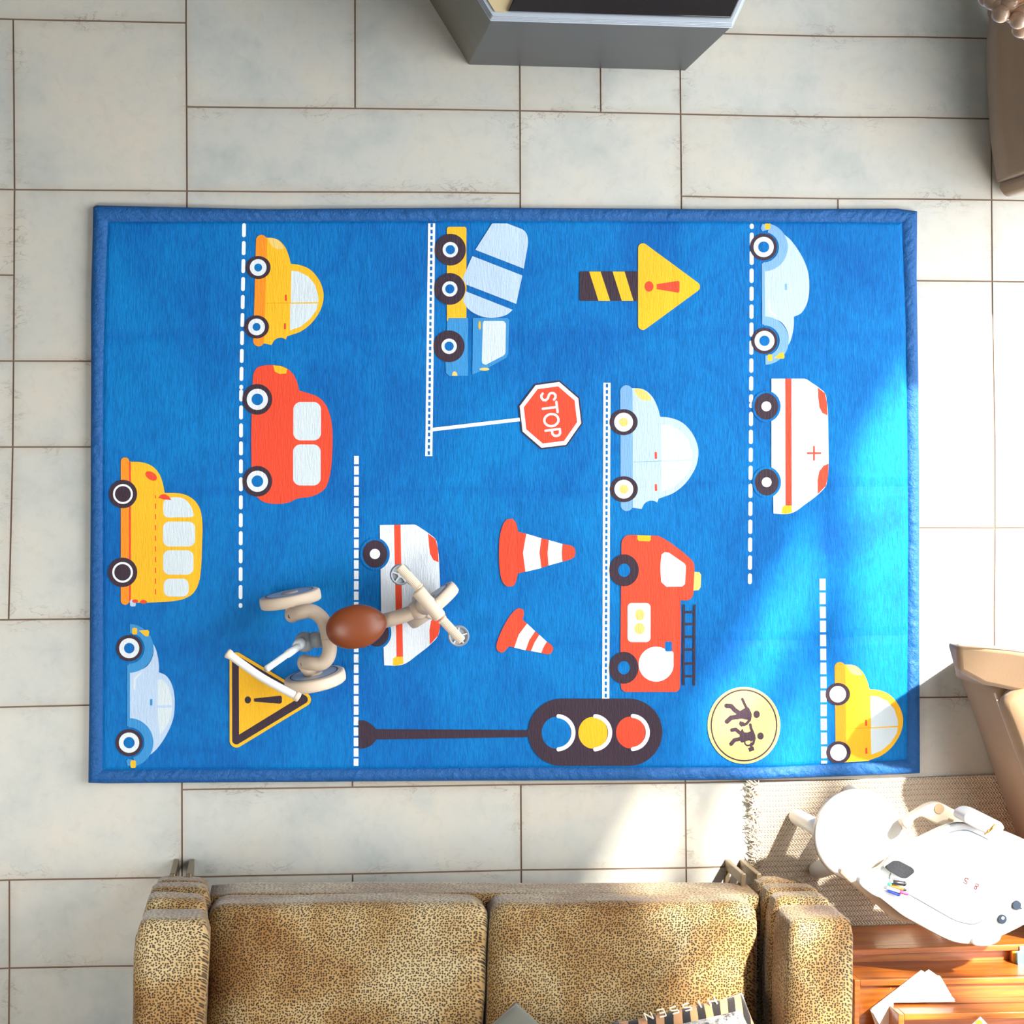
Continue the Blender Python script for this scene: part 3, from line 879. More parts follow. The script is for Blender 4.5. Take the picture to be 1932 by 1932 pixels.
def build_rug():
    o = thing('play_rug', 'big bright blue padded play mat printed with cars, road signs and traffic cones', 'rug', F(950, 930, 0))
    # padded binding round the edge
    bm = bmesh.new()
    prof = [(0, 0, 0), (-.03, 0, .30), (.0, 0, .75), (.16, 0, 1.04), (.40, 0, 1.12), (.66, 0, 1.06), (.86, 0, .92), (.97, 0, .70), (1.06, 0, .60)]
    for s in 'trbl':
        n = 420 if s in 'tb' else 300
        A, B = resample(OUT[s], n), resample(INN[s], n)
        rows = []
        for i in range(n):
            pa, pb = F(*A[i], 0), F(*B[i], .012)
            d = (pb - pa); d.z = 0
            row = []
            for k, (t, _, h) in enumerate(prof):
                q = pa + d * t
                mid = math.sin(math.pi * min(1, max(0, t)))
                al = i / n * (2.0 if s in 'tb' else 1.4)
                # slanting gathers in the binding
                g = noise.noise(Vector((al * 55 + t * 5.5, ord(s) * 3.1, t * 1.2))) + .6 * noise.noise(Vector((al * 140 + t * 9, 7.7 + ord(s), t * 2)))
                q.z = .0195 * h + mid * g * .0050
                q += d.normalized() * mid * g * .0010
                if k == 0: q.z = .001
                row.append(bm.verts.new(q))
            rows.append(row)
        for a, b in zip(rows, rows[1:]):
            for k in range(len(prof) - 1):
                bm.faces.new((a[k], b[k], b[k + 1], a[k + 1]))
    bo = bm_obj('binding', bm, [border_material()], o, True)
    tag(bo, 'puffy plain blue padded edge')
    # pile with the print
    bm = bmesh.new()
    ring = []
    for s in 'trbl': ring += resample(INN[s], 40)[:-1]
    def add(pts, z, mi):
        co = [F(u, v, z) for u, v in pts]
        keep = []
        for c in co:
            if not keep or (c - keep[-1]).length > 2e-5: keep.append(c)
        if (keep[0] - keep[-1]).length < 2e-5: keep.pop()
        area_ = sum(a.x * b.y - b.x * a.y for a, b in zip(keep, keep[1:] + keep[:1]))
        if area_ < 0: keep.reverse()
        f = bm.faces.new([bm.verts.new(c) for c in keep]); f.material_index = mi
    cx, cy = 955, 935
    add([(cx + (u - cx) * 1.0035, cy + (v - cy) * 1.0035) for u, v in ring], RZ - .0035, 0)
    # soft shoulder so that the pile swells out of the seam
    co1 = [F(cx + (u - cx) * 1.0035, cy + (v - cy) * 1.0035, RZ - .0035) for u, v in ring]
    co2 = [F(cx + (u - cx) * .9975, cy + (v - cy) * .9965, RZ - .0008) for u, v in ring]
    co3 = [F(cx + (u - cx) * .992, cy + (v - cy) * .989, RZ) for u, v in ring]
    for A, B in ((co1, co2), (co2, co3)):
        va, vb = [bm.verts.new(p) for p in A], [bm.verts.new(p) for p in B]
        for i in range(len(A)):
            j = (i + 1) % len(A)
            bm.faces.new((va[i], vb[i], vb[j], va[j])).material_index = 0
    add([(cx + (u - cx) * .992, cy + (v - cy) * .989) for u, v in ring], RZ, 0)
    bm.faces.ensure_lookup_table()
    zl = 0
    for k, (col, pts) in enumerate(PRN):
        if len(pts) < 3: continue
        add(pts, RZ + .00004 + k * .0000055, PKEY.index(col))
    me = bpy.data.meshes.new('pile')
    for f in bm.faces: f.normal_update()
    bmesh.ops.triangulate(bm, faces=[f for f in bm.faces if len(f.verts) > 4])
    for f in bm.faces:
        f.normal_update()
        if f.normal.z < 0: f.normal_flip()
    bm.to_mesh(me); bm.free()
    link('pile', me, [PM[k] for k in PKEY], o)
build_rug()

# ------------------------------------------------------------------ sofa
def build_sofa():
    rz = math.radians(-1.9)
    org = Vector((-.291, -.953, 0))
    ex = Vector((math.cos(rz), math.sin(rz), 0)); ey = Vector((-math.sin(rz), math.cos(rz), 0))
    W_, D_ = 1.52, .98
    Q = lambda x, y, z: org + ex * x - ey * y + Vector((0, 0, z))
    o = thing('sofa', 'two-seat sofa in tan cheetah-spotted velvet along the bottom of the photo', 'sofa', Q(W_ / 2, D_ / 2, 0))
    bm = bmesh.new()
    puff(bm, Q(W_ / 2, .49, .205), (W_ - .27, .96, .15), .02, rz, warp=.003)
    bm_obj('base', bm, M_CHEETAH, o, True)
    cw = .607
    for k, x0 in enumerate((.139, .139 + cw)):
        bm = bmesh.new()
        puff(bm, Q(x0 + cw / 2, .39, .325), (cw - .003, .77, .15), .038, rz, bulge=.022, cuts=26, warp=.006, seed=k * 5.3)
        bm_obj('seat_cushion', bm, M_CHEETAH, o, True)
    bm = bmesh.new()
    puff(bm, Q(W_ / 2, .88, .48), (W_ - .3, .2, .5), .05, rz, warp=.006, rx=math.radians(-6))
    bm_obj('backrest', bm, M_CHEETAH, o, True)
    for k, xc in enumerate((.073, W_ - .073)):
        # each arm is a pile of four soft rolls, the upper ones reaching a little further out
        bm = bmesh.new()
        for i, (z, hgt, fr, wd) in enumerate(((.185, .10, .004, .128), (.275, .10, -.002, .138), (.365, .10, .0, .142), (.485, .16, .012, .150))):
            puff(bm, Q(xc, .47 + fr, z), (wd, .96, hgt), min(.03, hgt * .42), rz, bulge=.008 if i == 3 else 0, cuts=18, warp=.006, seed=k * 9 + i * 2.7)
        bm_obj('arm', bm, M_CHEETAH, o, True)
        if k == 0: pair = (.052, .088)
        else: pair = (W_ - .155, W_ - .118)
        for x in pair:
            for yy in (0, 1):
                bm = bmesh.new()
                y0 = -.002 if yy == 0 else .9
                box(bm, Q(x, y0, .085), (.012, .024, .17), rz)
                if yy == 0:
                    box(bm, Q(x - .0, y0 + .06, .004), (.012, .14, .008), rz)
                    box(bm, Q(x, y0 + .012, .168), (.012, .05, .008), rz)
                bm_obj('leg', bm, M_BRONZE, o, bevel=.002)
    # throw cushions standing on the seats
    M_CUSH = soft('grey_linen', (112, 112, 102), .9, .2, .08, 400, .0008)
    bm = bmesh.new()
    M = Matrix.Rotation(rz + math.pi, 4, 'Z') @ Matrix.Rotation(math.radians(58), 4, 'X') @ Matrix.Rotation(math.radians(42), 4, 'Z')
    c = F(960, 1894, .425) + Vector((0, -.212 * .53, .212 * .85))
    pillow(bm, c, .31, .31, .075, M)
    g = bm_obj('throw_cushion', bm, M_CUSH, None, True)
    tag(g, 'grey linen throw cushion leaning where the two sofa seats meet', 'cushion', 'throw cushions on the sofa')
    m = mat('black_tan_stripes', (190, 140, 95), .85, sheen=.3)
    t = NT(m)
    v = t.coords((1, 1, 1), (0, 0, math.radians(20)))
    wv = t.n('ShaderNodeTexWave', Scale=9.5, Distortion=1.6, Detail=1.0, _bands_direction='X'); t.l(v, wv.inputs['Vector'])
    t.l(t.ramp(wv.outputs['Fac'], [(.5, (26, 22, 24)), (.54, (196, 144, 100))]), t.b.inputs['Base Color'])
    bm = bmesh.new()
    c = F(1306, 1882, .43) + Vector((0, -.19 * .6, .19 * .8))
    M2 = Matrix.Rotation(rz + math.pi, 4, 'Z') @ Matrix.Rotation(math.radians(53), 4, 'X') @ Matrix.Rotation(math.radians(14), 4, 'Z')
    pillow(bm, c, .31, .34, .10, M2)
    r = thing('throw_cushion', 'black and tan striped throw cushion against the right sofa arm', 'cushion', c, 'throw cushions on the sofa')
    bm_obj('cover', bm, m, r, True)
    # printed cream lettering band and the pale printed panel
    bm = bmesh.new()
    for k, gl in enumerate('HISSEN'):
        base = Vector((-.075 + k * .030, -.152, .031))
        segs = {'H': [((0, 0), (0, 1)), ((1, 0), (1, 1)), ((0, .5), (1, .5))], 'I': [((.5, 0), (.5, 1))],
                'S': [((0, 0), (1, .1)), ((1, .1), (1, .5)), ((1, .5), (0, .6)), ((0, .6), (0, .95)), ((0, .95), (1, 1))],
                'E': [((0, 0), (0, 1)), ((0, 0), (1, 0)), ((0, .5), (.8, .5)), ((0, 1), (1, 1))], 'N': [((0, 0), (0, 1)), ((0, 1), (1, 0)), ((1, 0), (1, 1))]}[gl]
        for a, b in segs:
            pa, pb = [c + (M2 @ (base + Vector((q[0] * .015, q[1] * .018, 0)))) for q in (a, b)]
            tube(bm, [pa, pb], .0017, 6)
    bm_obj('lettering', bm, mat('cream_print', (226, 214, 190), .8), r)
    bm = bmesh.new()
    pts = [c + (M2 @ Vector((x, y, .047))) for x, y in ((-.11, -.095), (.075, -.095), (.075, .12), (-.11, .12))]
    low = [p - (M2 @ Vector((0, 0, .003))) for p in pts]
    prism(bm, pts, low)
    mm = mat('grey_photo_print', (180, 178, 172), .85); t = NT(mm)
    t.l(t.ramp(t.noise(t.coords(), 60, 5, .7), [(.4, (60, 58, 60)), (.55, (150, 148, 144))]), t.b.inputs['Base Color'])
    bm_obj('printed_panel', bm, mm, r)

def pillow(bm, c, w_, h_, t_, M, n=22):
    for sgn in (1, -1):
        g = []
        for i in range(n + 1):
            row = []
            for j in range(n + 1):
                u, v = -1 + 2 * i / n, -1 + 2 * j / n
                pin = 1 - .07 * (1 - u * u) * abs(v) ** 3 - 0
                pin2 = 1 - .07 * (1 - v * v) * abs(u) ** 3
                z = sgn * t_ / 2 * (max(0, (1 - u ** 2)) * max(0, (1 - v ** 2))) ** .42
                row.append(bm.verts.new(Vector(c) + (M @ Vector((u * w_ / 2 * pin2, v * h_ / 2 * pin, z)))))
            g.append(row)
        for i in range(n):
            for j in range(n):
                q = (g[i][j], g[i + 1][j], g[i + 1][j + 1], g[i][j + 1])
                bm.faces.new(q if sgn > 0 else q[::-1])
    bmesh.ops.remove_doubles(bm, verts=bm.verts, dist=.0002)
build_sofa()

# ------------------------------------------------------------------ steel stove base with a dark glass top
def build_cabinet():
    A, B = F(885, 122), F(1293, 133)
    dl = F(810, 0) - A
    lf = A + dl * 4.0
    ang = (Vector((-dl.x, dl.y, 0)))
    rg = B + Vector((.62 * .55, .72, 0))
    o = thing('fireplace_stand', 'angular dark grey steel stand with a black glass top at the top of the photo', 'stand', (A + B) / 2)
    ring = [A, B, rg, rg + Vector((-.1, .3, 0)), lf + Vector((.1, .3, 0)), lf]
    hz = .50
    up = Vector((0, 0, hz))
    def panel(p, q, name, m, z0=0.0, z1=hz, th=.02):
        d = (q - p).normalized(); n = Vector((-d.y, d.x, 0)) * th
        bm = bmesh.new()
        prism(bm, [p + Vector((0, 0, z1)), q + Vector((0, 0, z1)), q + n + Vector((0, 0, z1)), p + n + Vector((0, 0, z1))],
              [p + Vector((0, 0, z0)), q + Vector((0, 0, z0)), q + n + Vector((0, 0, z0)), p + n + Vector((0, 0, z0))])
        return bm_obj(name, bm, m, o, bevel=.0015)
    tag(panel(A, B, 'front_panel', M_STEEL), 'dark grey steel front panel')
    tag(panel(lf, A, 'side_panel', M_BRNSTEEL), 'olive grey slanting side panel')
    panel(B, rg, 'side_panel', M_STEEL)
    panel(rg, ring[3], 'side_panel', M_STEEL); panel(ring[3], ring[4], 'back_panel', M_STEEL); panel(ring[4], lf, 'side_panel', M_STEEL)
    cen = sum(ring, Vector()) / 6
    ins = lambda k, z: [cen + (p - cen) * k + Vector((0, 0, z)) for p in ring]
    # stacked clear glass sheets, seen by their edges
    for i, (k, z) in enumerate(((1.005, hz), (1.0, hz + .005), (.996, hz + .010), (.992, hz + .015))):
        bm = bmesh.new()
        prism(bm, ins(k, z + .0042), ins(k, z + .0002))
        bm_obj('glass_sheet', bm, M_CLEAR, o, bevel=.001)
    # black slab leaving a sand-coloured strip at the left
    a2, b2, r2_, r3, l3, l2 = ins(.975, hz + .0205)
    cut = a2.lerp(b2, .055)
    bm = bmesh.new()
    top = [cut + Vector((0, 0, .012)), b2 + Vector((0, 0, .012)), r2_ + Vector((0, 0, .012)), r3 + Vector((0, 0, .012)), l3 + Vector((.25, 0, .012)), cut + Vector((.09, .20, .012))]
    prism(bm, top, [p - Vector((0, 0, .012)) for p in top])
    tag(bm_obj('glass_top', bm, M_BLACK, o, bevel=.002), 'glossy black top')
    bm = bmesh.new()
    q = [a2, cut, cut + Vector((.085, .20, 0)), l3 + Vector((.2, 0, 0)), l2]
    prism(bm, [p + Vector((0, 0, .003)) for p in q], q)
    tag(bm_obj('stone_insert', bm, M_TAN, o), 'sand-coloured strip beside the black top')
build_cabinet()

# ------------------------------------------------------------------ armchairs on the right
def build_chairs():
    # lower chair: turned towards the mat
    p0, p1 = F(1800, 1255), F(1903, 1538)
    d = (p1 - p0).normalized(); n = Vector((-d.y, d.x, 0))
    if n.x < 0: n = -n
    o = thing('armchair', 'taupe velvet armchair by the lower right corner of the play mat', 'armchair', p0 + d * .3 + n * .3, 'taupe velvet armchairs')
    Wd = .66
    bm = bmesh.new()
    # seat block: front leans out slightly towards the top
    def sec(z, off, cr): 
        return [p0 + n * (off + cr) + Vector((0, 0, z)), p0 + d * cr + n * off + Vector((0, 0, z)), p0 + d * (Wd - .12) + n * (off - .004) + Vector((0, 0, z)),
                p0 + d * (Wd - .03) + n * (off + .03) + Vector((0, 0, z)), p0 + d * Wd + n * (off + .12) + Vector((0, 0, z)), p0 + d * Wd + n * .66 + Vector((0, 0, z)), p0 + n * .66 + Vector((0, 0, z))]
    prism(bm, sec(.29, -.010, .03), sec(.012, 0, .01))
    bm_obj('seat_base', bm, M_BROWN, o, bevel=.02, seg=4)
    bm = bmesh.new()
    rz = math.atan2(n.y, n.x)
    puff(bm, p0 + d * (Wd / 2) + n * .298 + Vector((0, 0, .315)), (.64, Wd - .06, .09), .04, rz, bulge=.02, warp=.004)
    bm_obj('seat_cushion', bm, M_BROWN, o, True)
    # arm: a thick flat pad that reaches forward over the seat front
    tip = F(1793, 1238, .36); e = F(1914, 1262, .37)
    foot = F(1806, 1254, .012)
    ad = (e - tip); ad.z = 0; ad.normalize(); an = Vector((-ad.y, ad.x, 0))
    bm = bmesh.new()
    L = .62
    ptop = [tip + an * .028, tip + an * -.030 + ad * .03, tip + an * -.050 + ad * .10, tip + an * -.058 + ad * L, tip + an * .058 + ad * L, tip + an * .040 + ad * .12]
    prism(bm, [Vector((p.x, p.y, .372 + .040 * ((p - tip).dot(an) / .05))) for p in ptop], [Vector((p.x + .006, p.y, .30)) for p in ptop])
    bm_obj('arm', bm, M_BROWN, o, bevel=.012, seg=4)
    # the raked side below the arm, down to the floor
    bm = bmesh.new()
    bot = [foot + an * .02, foot - an * .03, foot - an * .045 + ad * .06, foot - an * .05 + ad * .45, foot + an * .05 + ad * .45, foot + an * .035 + ad * .06]
    prism(bm, [Vector((p.x + .012, p.y, .31)) for p in ptop], bot)
    bm_obj('side_panel', bm, M_BROWN, o, bevel=.008, seg=3)
    bm = bmesh.new()
    pipe = [tip + an * .030 - ad * .002, tip + an * .036 + ad * .05, tip + an * .044 + ad * .14, tip + an * .06 + ad * L]
    tube(bm, spline([Vector((p.x, p.y, .400)) for p in pipe], 6), .0022, 8)
    tube(bm, spline([p0 + n * (-.016) + d * .03 + Vector((0, 0, .29)), p0 + n * (-.016) + d * .3 + Vector((0, 0, .291)), p0 + n * -.018 + d * (Wd - .12) + Vector((0, 0, .29))], 6), .0022, 8)
    tag(bm_obj('piping', bm, M_PIPE, o, True), 'pale piping along the seams')
    bm = bmesh.new()
    puff(bm, p0 + d * (Wd - .0) + n * .38 + Vector((0, 0, .20)), (.5, .11, .36), .04, rz)
    bm_obj('arm', bm, M_BROWN, o, True)
    bm = bmesh.new()
    puff(bm, p0 + d * (Wd / 2) + n * .62 + Vector((0, 0, .42)), (.12, Wd, .8), .05, rz, warp=.004)
    bm_obj('backrest', bm, M_BROWN, o, True)
    # upper chair: its curved outer shell faces the mat
    o = thing('armchair', 'dark taupe velvet tub armchair by the upper right corner of the photo', 'armchair', F(2010, 150), 'taupe velvet armchairs')
    foot = [(1853, -60), (1858, 20), (1862, 40), (1858, 90), (1861, 190), (1867, 270), (1878, 345)]
    base = spline([F(u, v, .02) for u, v in foot], 8)
    bm = bmesh.new()
    cols = []
    for i, p in enumerate(base):
        col = []
        for k, (z, off) in enumerate(((.02, .012), (.03, 0), (.14, -.006), (.28, .0), (.42, .012), (.55, .03), (.66, .05), (.70, .075), (.705, .11), (.69, .14), (.60, .16), (.42, .165))):
            nn = noise.noise(Vector((p.y * 5, z * 4, 1))) * .004
            col.append(bm.verts.new(Vector((p.x + off + nn, p.y, z))))
        cols.append(col)
    for a, b in zip(cols, cols[1:]):
        for k in range(len(a) - 1): bm.faces.new((a[k], a[k + 1], b[k + 1], b[k]))
    bm.faces.new(cols[0]); bm.faces.new(cols[-1][::-1])
    bm_obj('backrest', bm, M_BROWN, o, True)
    bm = bmesh.new()
    e0, e1 = F(1879, 347, .02), F(1934, 322, .02)
    q0, q1 = F(1882, 378, .02), F(1940, 366, .02)
    dd = (q1 - q0).normalized()
    lo = [e0 + Vector((.004, 0, 0)), q0 + Vector((.002, .03, 0)), q0 + Vector((.018, .006, 0)), q0 + dd * .5, e0 + dd * .5 + Vector((0, .05, 0))]
    prism(bm, [p + Vector((.02, 0, .42)) for p in lo], lo)
    bm_obj('arm', bm, M_BROWN, o, bevel=.018, seg=4)
    bm = bmesh.new()
    puff(bm, Vector((base[20].x + .40, (base[0].y + base[-1].y) / 2 - .02, .24)), (.5, .50, .40), .05, bulge=.02)
    bm_obj('seat_cushion', bm, M_BROWN, o, True)
build_chairs()

# ------------------------------------------------------------------ pendant of glass drops, hung high near the camera
def build_pendant():
    z0 = 2.55
    cs = [(1862, -4), (1872, 2), (1885, 10), (1888, 26), (1897, 22), (1903, 8), (1910, 28), (1914, 12), (1921, 38), (1926, 55), (1930, 22), (1932, 42), (1940, 60),
          (1945, 30), (1938, 4), (1920, -8), (1900, -14), (1880, -18), (1950, 74), (1960, 48), (1955, 10), (1930, -24)]
    c = F(1985, -10, z0)
    o = thing('pendant_lamp', 'cluster of peach glass drops hanging in the top right corner', 'lamp', Vector((c.x, c.y, z0)))
    bm = bmesh.new()
    tube(bm, [Vector((c.x, c.y, z0 + .02)), Vector((c.x, c.y, 5.055))], .004, 8)
    bm_obj('cord', bm, M_GREY, o, True)
    bm = bmesh.new()
    lathe(bm, (c.x, c.y, z0 + .03), (0, 0, 1), [(0, .03), (.02, .045), (.04, .02), (.05, .006)], 24)
    bm_obj('ceiling_plate', bm, M_BRONZE, o, True)
    rr_ = random.Random(5)
    for k, (u, v) in enumerate(cs):
        p = F(u, v, z0 + rr_.uniform(-.05, .03))
        bm = bmesh.new()
        ellipsoid(bm, p, (.0104, .0104, .0120), u=20, v=14)
        q = Vector((c.x, c.y, z0 + .04))
        tube(bm, spline([p + Vector((0, 0, .009)), p.lerp(q, .5) + Vector((0, 0, .03)), q], 5), .0006, 6)
        bm_obj('glass_drop', bm, M_BEAD, o, True)
build_pendant()

# ------------------------------------------------------------------ tricycle
def build_trike():
    Z = RZ + .0045
    o = thing('tricycle', 'small beige toddler tricycle with brown saddle and white push handle on the play mat', 'tricycle', F(700, 1180, 0))
    f = lambda x, y, z: F(400 + x * .26915, 1000 + y * .26915, z)
    # saddle
    bm = bmesh.new()
    a, b = f(800, 715, .262), f(1226, 640, .262)
    c = (a + b) / 2; d = b - a; d.z = 0; L = d.length; rz = math.atan2(d.y, d.x)
    tmp = bmesh.new(); bmesh.ops.create_uvsphere(tmp, u_segments=48, v_segments=28, radius=1)
    for v in tmp.verts:
        x, y, z = v.co
        taper = 1 - .17 * max(0, (x + .15)) ** 1.5 - .03 * (x < 0)
        p = Vector((math.copysign(abs(x) ** .9, x) * L / 2, y * .0505 * taper, (z * .024 if z > 0 else z * .028) - .006 * (x * x)))
        v.co = Matrix.Rotation(rz, 3, 'Z') @ p + c
    bm.free(); bm_obj('saddle', tmp, M_SADDLE, o, True)
    # main tube from under the saddle to the steering head
    bm = bmesh.new()
    tube(bm, spline([f(830, 740, .205), f(1000, 690, .222), f(1225, 632, .235), (f(1340, 600, .235)), f(1430, 565, .225)], 8), [.0165] * 33, 20)
    ellipsoid(bm, f(1440, 562, .225), (.024, .022, .03))
    bm_obj('frame', bm, M_BEIGE2, o, True)
    # rear fork: two bowed arms and short stubs down to the wheel hubs
    bm = bmesh.new()
    tube(bm, spline([f(815, 760, .20), f(800, 690, .20), f(770, 620, .20), f(700, 570, .198), f(620, 578, .19), f(560, 596, .165)], 8), .0165, 20)
    tube(bm, spline([f(815, 760, .20), f(825, 830, .20), f(810, 895, .20), f(765, 935, .198), f(700, 935, .19), f(648, 925, .165)], 8), .0165, 20)
    ellipsoid(bm, f(562, 597, .165), (.017, .017, .017)); ellipsoid(bm, f(650, 925, .165), (.017, .017, .017))
    fk = bm_obj('rear_fork', bm, M_BEIGE2, o, True)
    for x, y in ((549, 603), (637, 938)):
        bm = bmesh.new()
        p = f(x, y, .178)
        lathe(bm, p, (0, 0, 1), [(0, .0062), (.006, .0058), (.006, .003), (.004, .0029)], 6)
        tag(bm_obj('bolt', bm, M_DARKG, fk), 'dark hexagon bolt')
    def wheel3(name, c, axis, R, w_, parent, rim_mat):
        axis = axis.normalized()
        root = None
        bm = bmesh.new()
        h = w_ / 2
        lathe(bm, c, axis, [(-h, R * .80), (-h, R * .93), (-h * .8, R * .985), (-h * .3, R), (h * .3, R), (h * .8, R * .985), (h, R * .93), (h, R * .80)], 56)
        tyre = bm_obj(name, bm, M_BEIGE, parent, True)
        tyre.data.set_sharp_from_angle(angle=math.radians(50))
        bm = bmesh.new()
        lathe(bm, c, axis, [(-h * 1.02, R * .30), (-h * 1.04, R * .78), (-h * .9, R * .82), (h * .9, R * .82), (h * 1.04, R * .78), (h * 1.02, R * .30)], 48)
        dd = bm_obj('wheel_disc', bm, M_LGREY, tyre, True); dd.data.set_sharp_from_angle(angle=math.radians(30))
        bm = bmesh.new()
        for s in (-1, 1):
            cc = c + axis * (s * h * 1.05)
            outer = ring_pts(cc, axis, R * .79, 48); inner = ring_pts(cc, axis, R * .755, 48)
            o2 = [p + axis * s * .0008 for p in outer]; i2 = [p + axis * s * .0008 for p in inner]
            A, B = [bm.verts.new(p) for p in o2], [bm.verts.new(p) for p in i2]
            for i in range(48): bm.faces.new((A[i], A[(i + 1) % 48], B[(i + 1) % 48], B[i]))
        tag(bm_obj('rim_line', bm, M_DARKG, tyre), 'thin dark ring on the wheel')
        bm = bmesh.new()
        lathe(bm, c, axis, [(-h * 1.25, R * .2), (-h * 1.1, R * .28), (h * 1.1, R * .28), (h * 1.25, R * .2)], 24)
        bm_obj('hub', bm, M_BEIGE2, tyre, True)
        return tyre
    R = .0715
    def axis_for(p, q):
        d_ = q - p; d_.z = 0
        return Vector((-d_.y, d_.x, 0)).normalized()
    # upper rear wheel
    p, q = f(345, 518, Z + R), f(752, 440, Z + R)
    ax = axis_for(p, q); c1_ = (p + q) / 2; c1_.z = Z + R
    c1_ -= ax * .001
    wheel3('rear_wheel', c1_, (ax + Vector((0, 0, .05))).normalized(), R, .027, o, None)
    p, q = f(540, 1085, Z + R), f(905, 1010, Z + R)
    ax2 = axis_for(p, q); c2_ = (p + q) / 2; c2_.z = Z + R
    wheel3('rear_wheel', c2_, (ax2 + Vector((0, 0, .13))).normalized(), R, .027, o, None)
    for (x, y), (x2, y2), zz in (((560, 590), (575, 520), 1), ((648, 935), (690, 1000), 1)):
        bm = bmesh.new()
        tube(bm, [f(x, y, .165), f(x, y, .14).lerp(f(x2, y2, .11), .4), f(x2, y2, .092)], [.0165, .0165, .0155], 20)
        bm_obj('axle_stub', bm, M_BEIGE2, o, True)
    # front wheel, turned with the handlebar
    p, q = f(1375, 655, Z + R), f(1692, 388, Z + R)
    axf = axis_for(p, q); cf = f(1545, 525, Z + R)
    wheel3('front_wheel', cf, axf, R, .029, o, None)
    bm = bmesh.new()
    head = f(1480, 548, .225)
    for s in (-1, 1):
        tube(bm, spline([head + Vector((0, 0, .01)), head + axf * s * .024 - Vector((0, 0, .03)), cf + axf * s * .027 + Vector((0, 0, .05)), cf + axf * s * .027], 6), .0085, 12)
    tube(bm, [head - Vector((0, 0, .02)), f(1508, 505, .33)], [.022, .017], 20)
    bm_obj('front_fork', bm, M_BEIGE2, o, True)
    # handlebar
    h0, h1 = f(1440, 422, .345), f(1600, 612, .345)
    bm = bmesh.new(); dv = (h1 - h0).normalized()
    tube(bm, [h0, h0 + dv * .004, h1 - dv * .004, h1], [.0135, .0155, .0155, .0135], 24)
    ellipsoid(bm, f(1515, 520, .335), (.019, .018, .018)); ellipsoid(bm, f(1575, 512, .345), (.009, .009, .008))
    hb = bm_obj('handlebar', bm, M_BEIGE, o, True)
    for a_, b_ in (((1455, 408), (1312, 256)), ((1608, 622), (1752, 778))):
        A, B = f(*a_, .345), f(*b_, .345)
        bm = bmesh.new(); dv = (B - A).normalized(); L = (B - A).length
        rings = []; n = 40; ref = dv.orthogonal().normalized()
        for t_, k in ((0, .9), (.02, 1.12), (.06, 1.12), (.08, 1.0), (.97, 1.0), (1.0, .86)):
            cc = A + dv * L * t_
            R0 = []
            v_ = dv.cross(ref)
            for i in range(n):
                an = 2 * math.pi * i / n
                rad = .0098 * k * (1.04 if i % 2 == 0 else .93)
                R0.append(bm.verts.new(cc + (ref * math.cos(an) + v_ * math.sin(an)) * rad))
            rings.append(R0)
        for x, y in zip(rings, rings[1:]):
            for i in range(n): bm.faces.new((x[i], x[(i + 1) % n], y[(i + 1) % n], y[i]))
        bm.faces.new(rings[0][::-1]); bm.faces.new(rings[-1])
        tag(bm_obj('grip', bm, M_BEIGE, hb), 'ribbed beige grip')
    # pedals: round grey discs either side of the front wheel
    for x, y in ((1322, 312), (1728, 742)):
        pc = f(x, y, .10)
        bm = bmesh.new()
        lathe(bm, pc, (0, 0, 1), [(-.009, .0225), (-.006, .0248), (.006, .0248), (.009, .0225), (.007, .0195), (.002, .019)], 40)
        pd = bm_obj('pedal', bm, M_GREY, o, True); pd.data.set_sharp_from_angle(angle=math.radians(40))
        bm = bmesh.new()
        for k in range(5):
            a_ = 2 * math.pi * k / 5 + .3
            box(bm, pc + Vector((math.cos(a_) * .011, math.sin(a_) * .011, .0045)), (.019, .0035, .006), a_)
        lathe(bm, pc + Vector((0, 0, -.002)), (0, 0, 1), [(0, .007), (.010, .007), (.010, .003), (.006, .003)], 16)
        bm_obj('spokes', bm, M_LGREY, pd)
        bm = bmesh.new()
        tube(bm, [pc - Vector((0, 0, .002)), cf + axf * (.03 if (pc - cf).dot(axf) > 0 else -.03)], .0045, 10)
        bm_obj('crank', bm, M_GREY, pd, True)
    # push handle
    bm = bmesh.new()
    tube(bm, [f(775, 765, .17), f(700, 772, .165)], [.0185, .0185], 24)
    ellipsoid(bm, f(650, 785, .16), (.0235, .0235, .022))
    bm_obj('handle_socket', bm, M_GREY, o, True)
    bm = bmesh.new()
    sA, sB = f(612, 812, .185), f(385, 972, .46)
    m1 = sA.lerp(sB, .38)
    tube(bm, [sA, m1, m1 + (sB - sA) * .002, sB], [.0088, .0088, .0072, .0072], 18)
    ph = bm_obj('push_rod', bm, M_WHITE, o, True)
    bm = bmesh.new()
    lathe(bm, f(622, 792, .175), (sB - sA), [(0, .013), (.01, .0135), (.035, .011), (.036, .008)], 20)
    bm_obj('collar', bm, M_LGREY, ph, True)
    bm = bmesh.new()
    tA, tB = f(118, 870, .475), f(597, 1168, .475)
    mid = (tA + tB) / 2 + Vector((-.003, -.004, 0))
    tube(bm, spline([tA, mid, tB], 10), .0085, 20)
    tb_ = bm_obj('push_handle', bm, M_WHITE, o, True)
    for a_, b_ in ((tA, tB), (tB, tA)):
        bm = bmesh.new()
        lathe(bm, a_, (a_ - b_), [(-.006, .0088), (-.003, .0098), (.002, .0104), (.005, .0095), (.006, .006)], 24)
        tag(bm_obj('end_cap', bm, M_BEIGE, tb_, True), 'beige cap on the end of the handle')
build_trike()

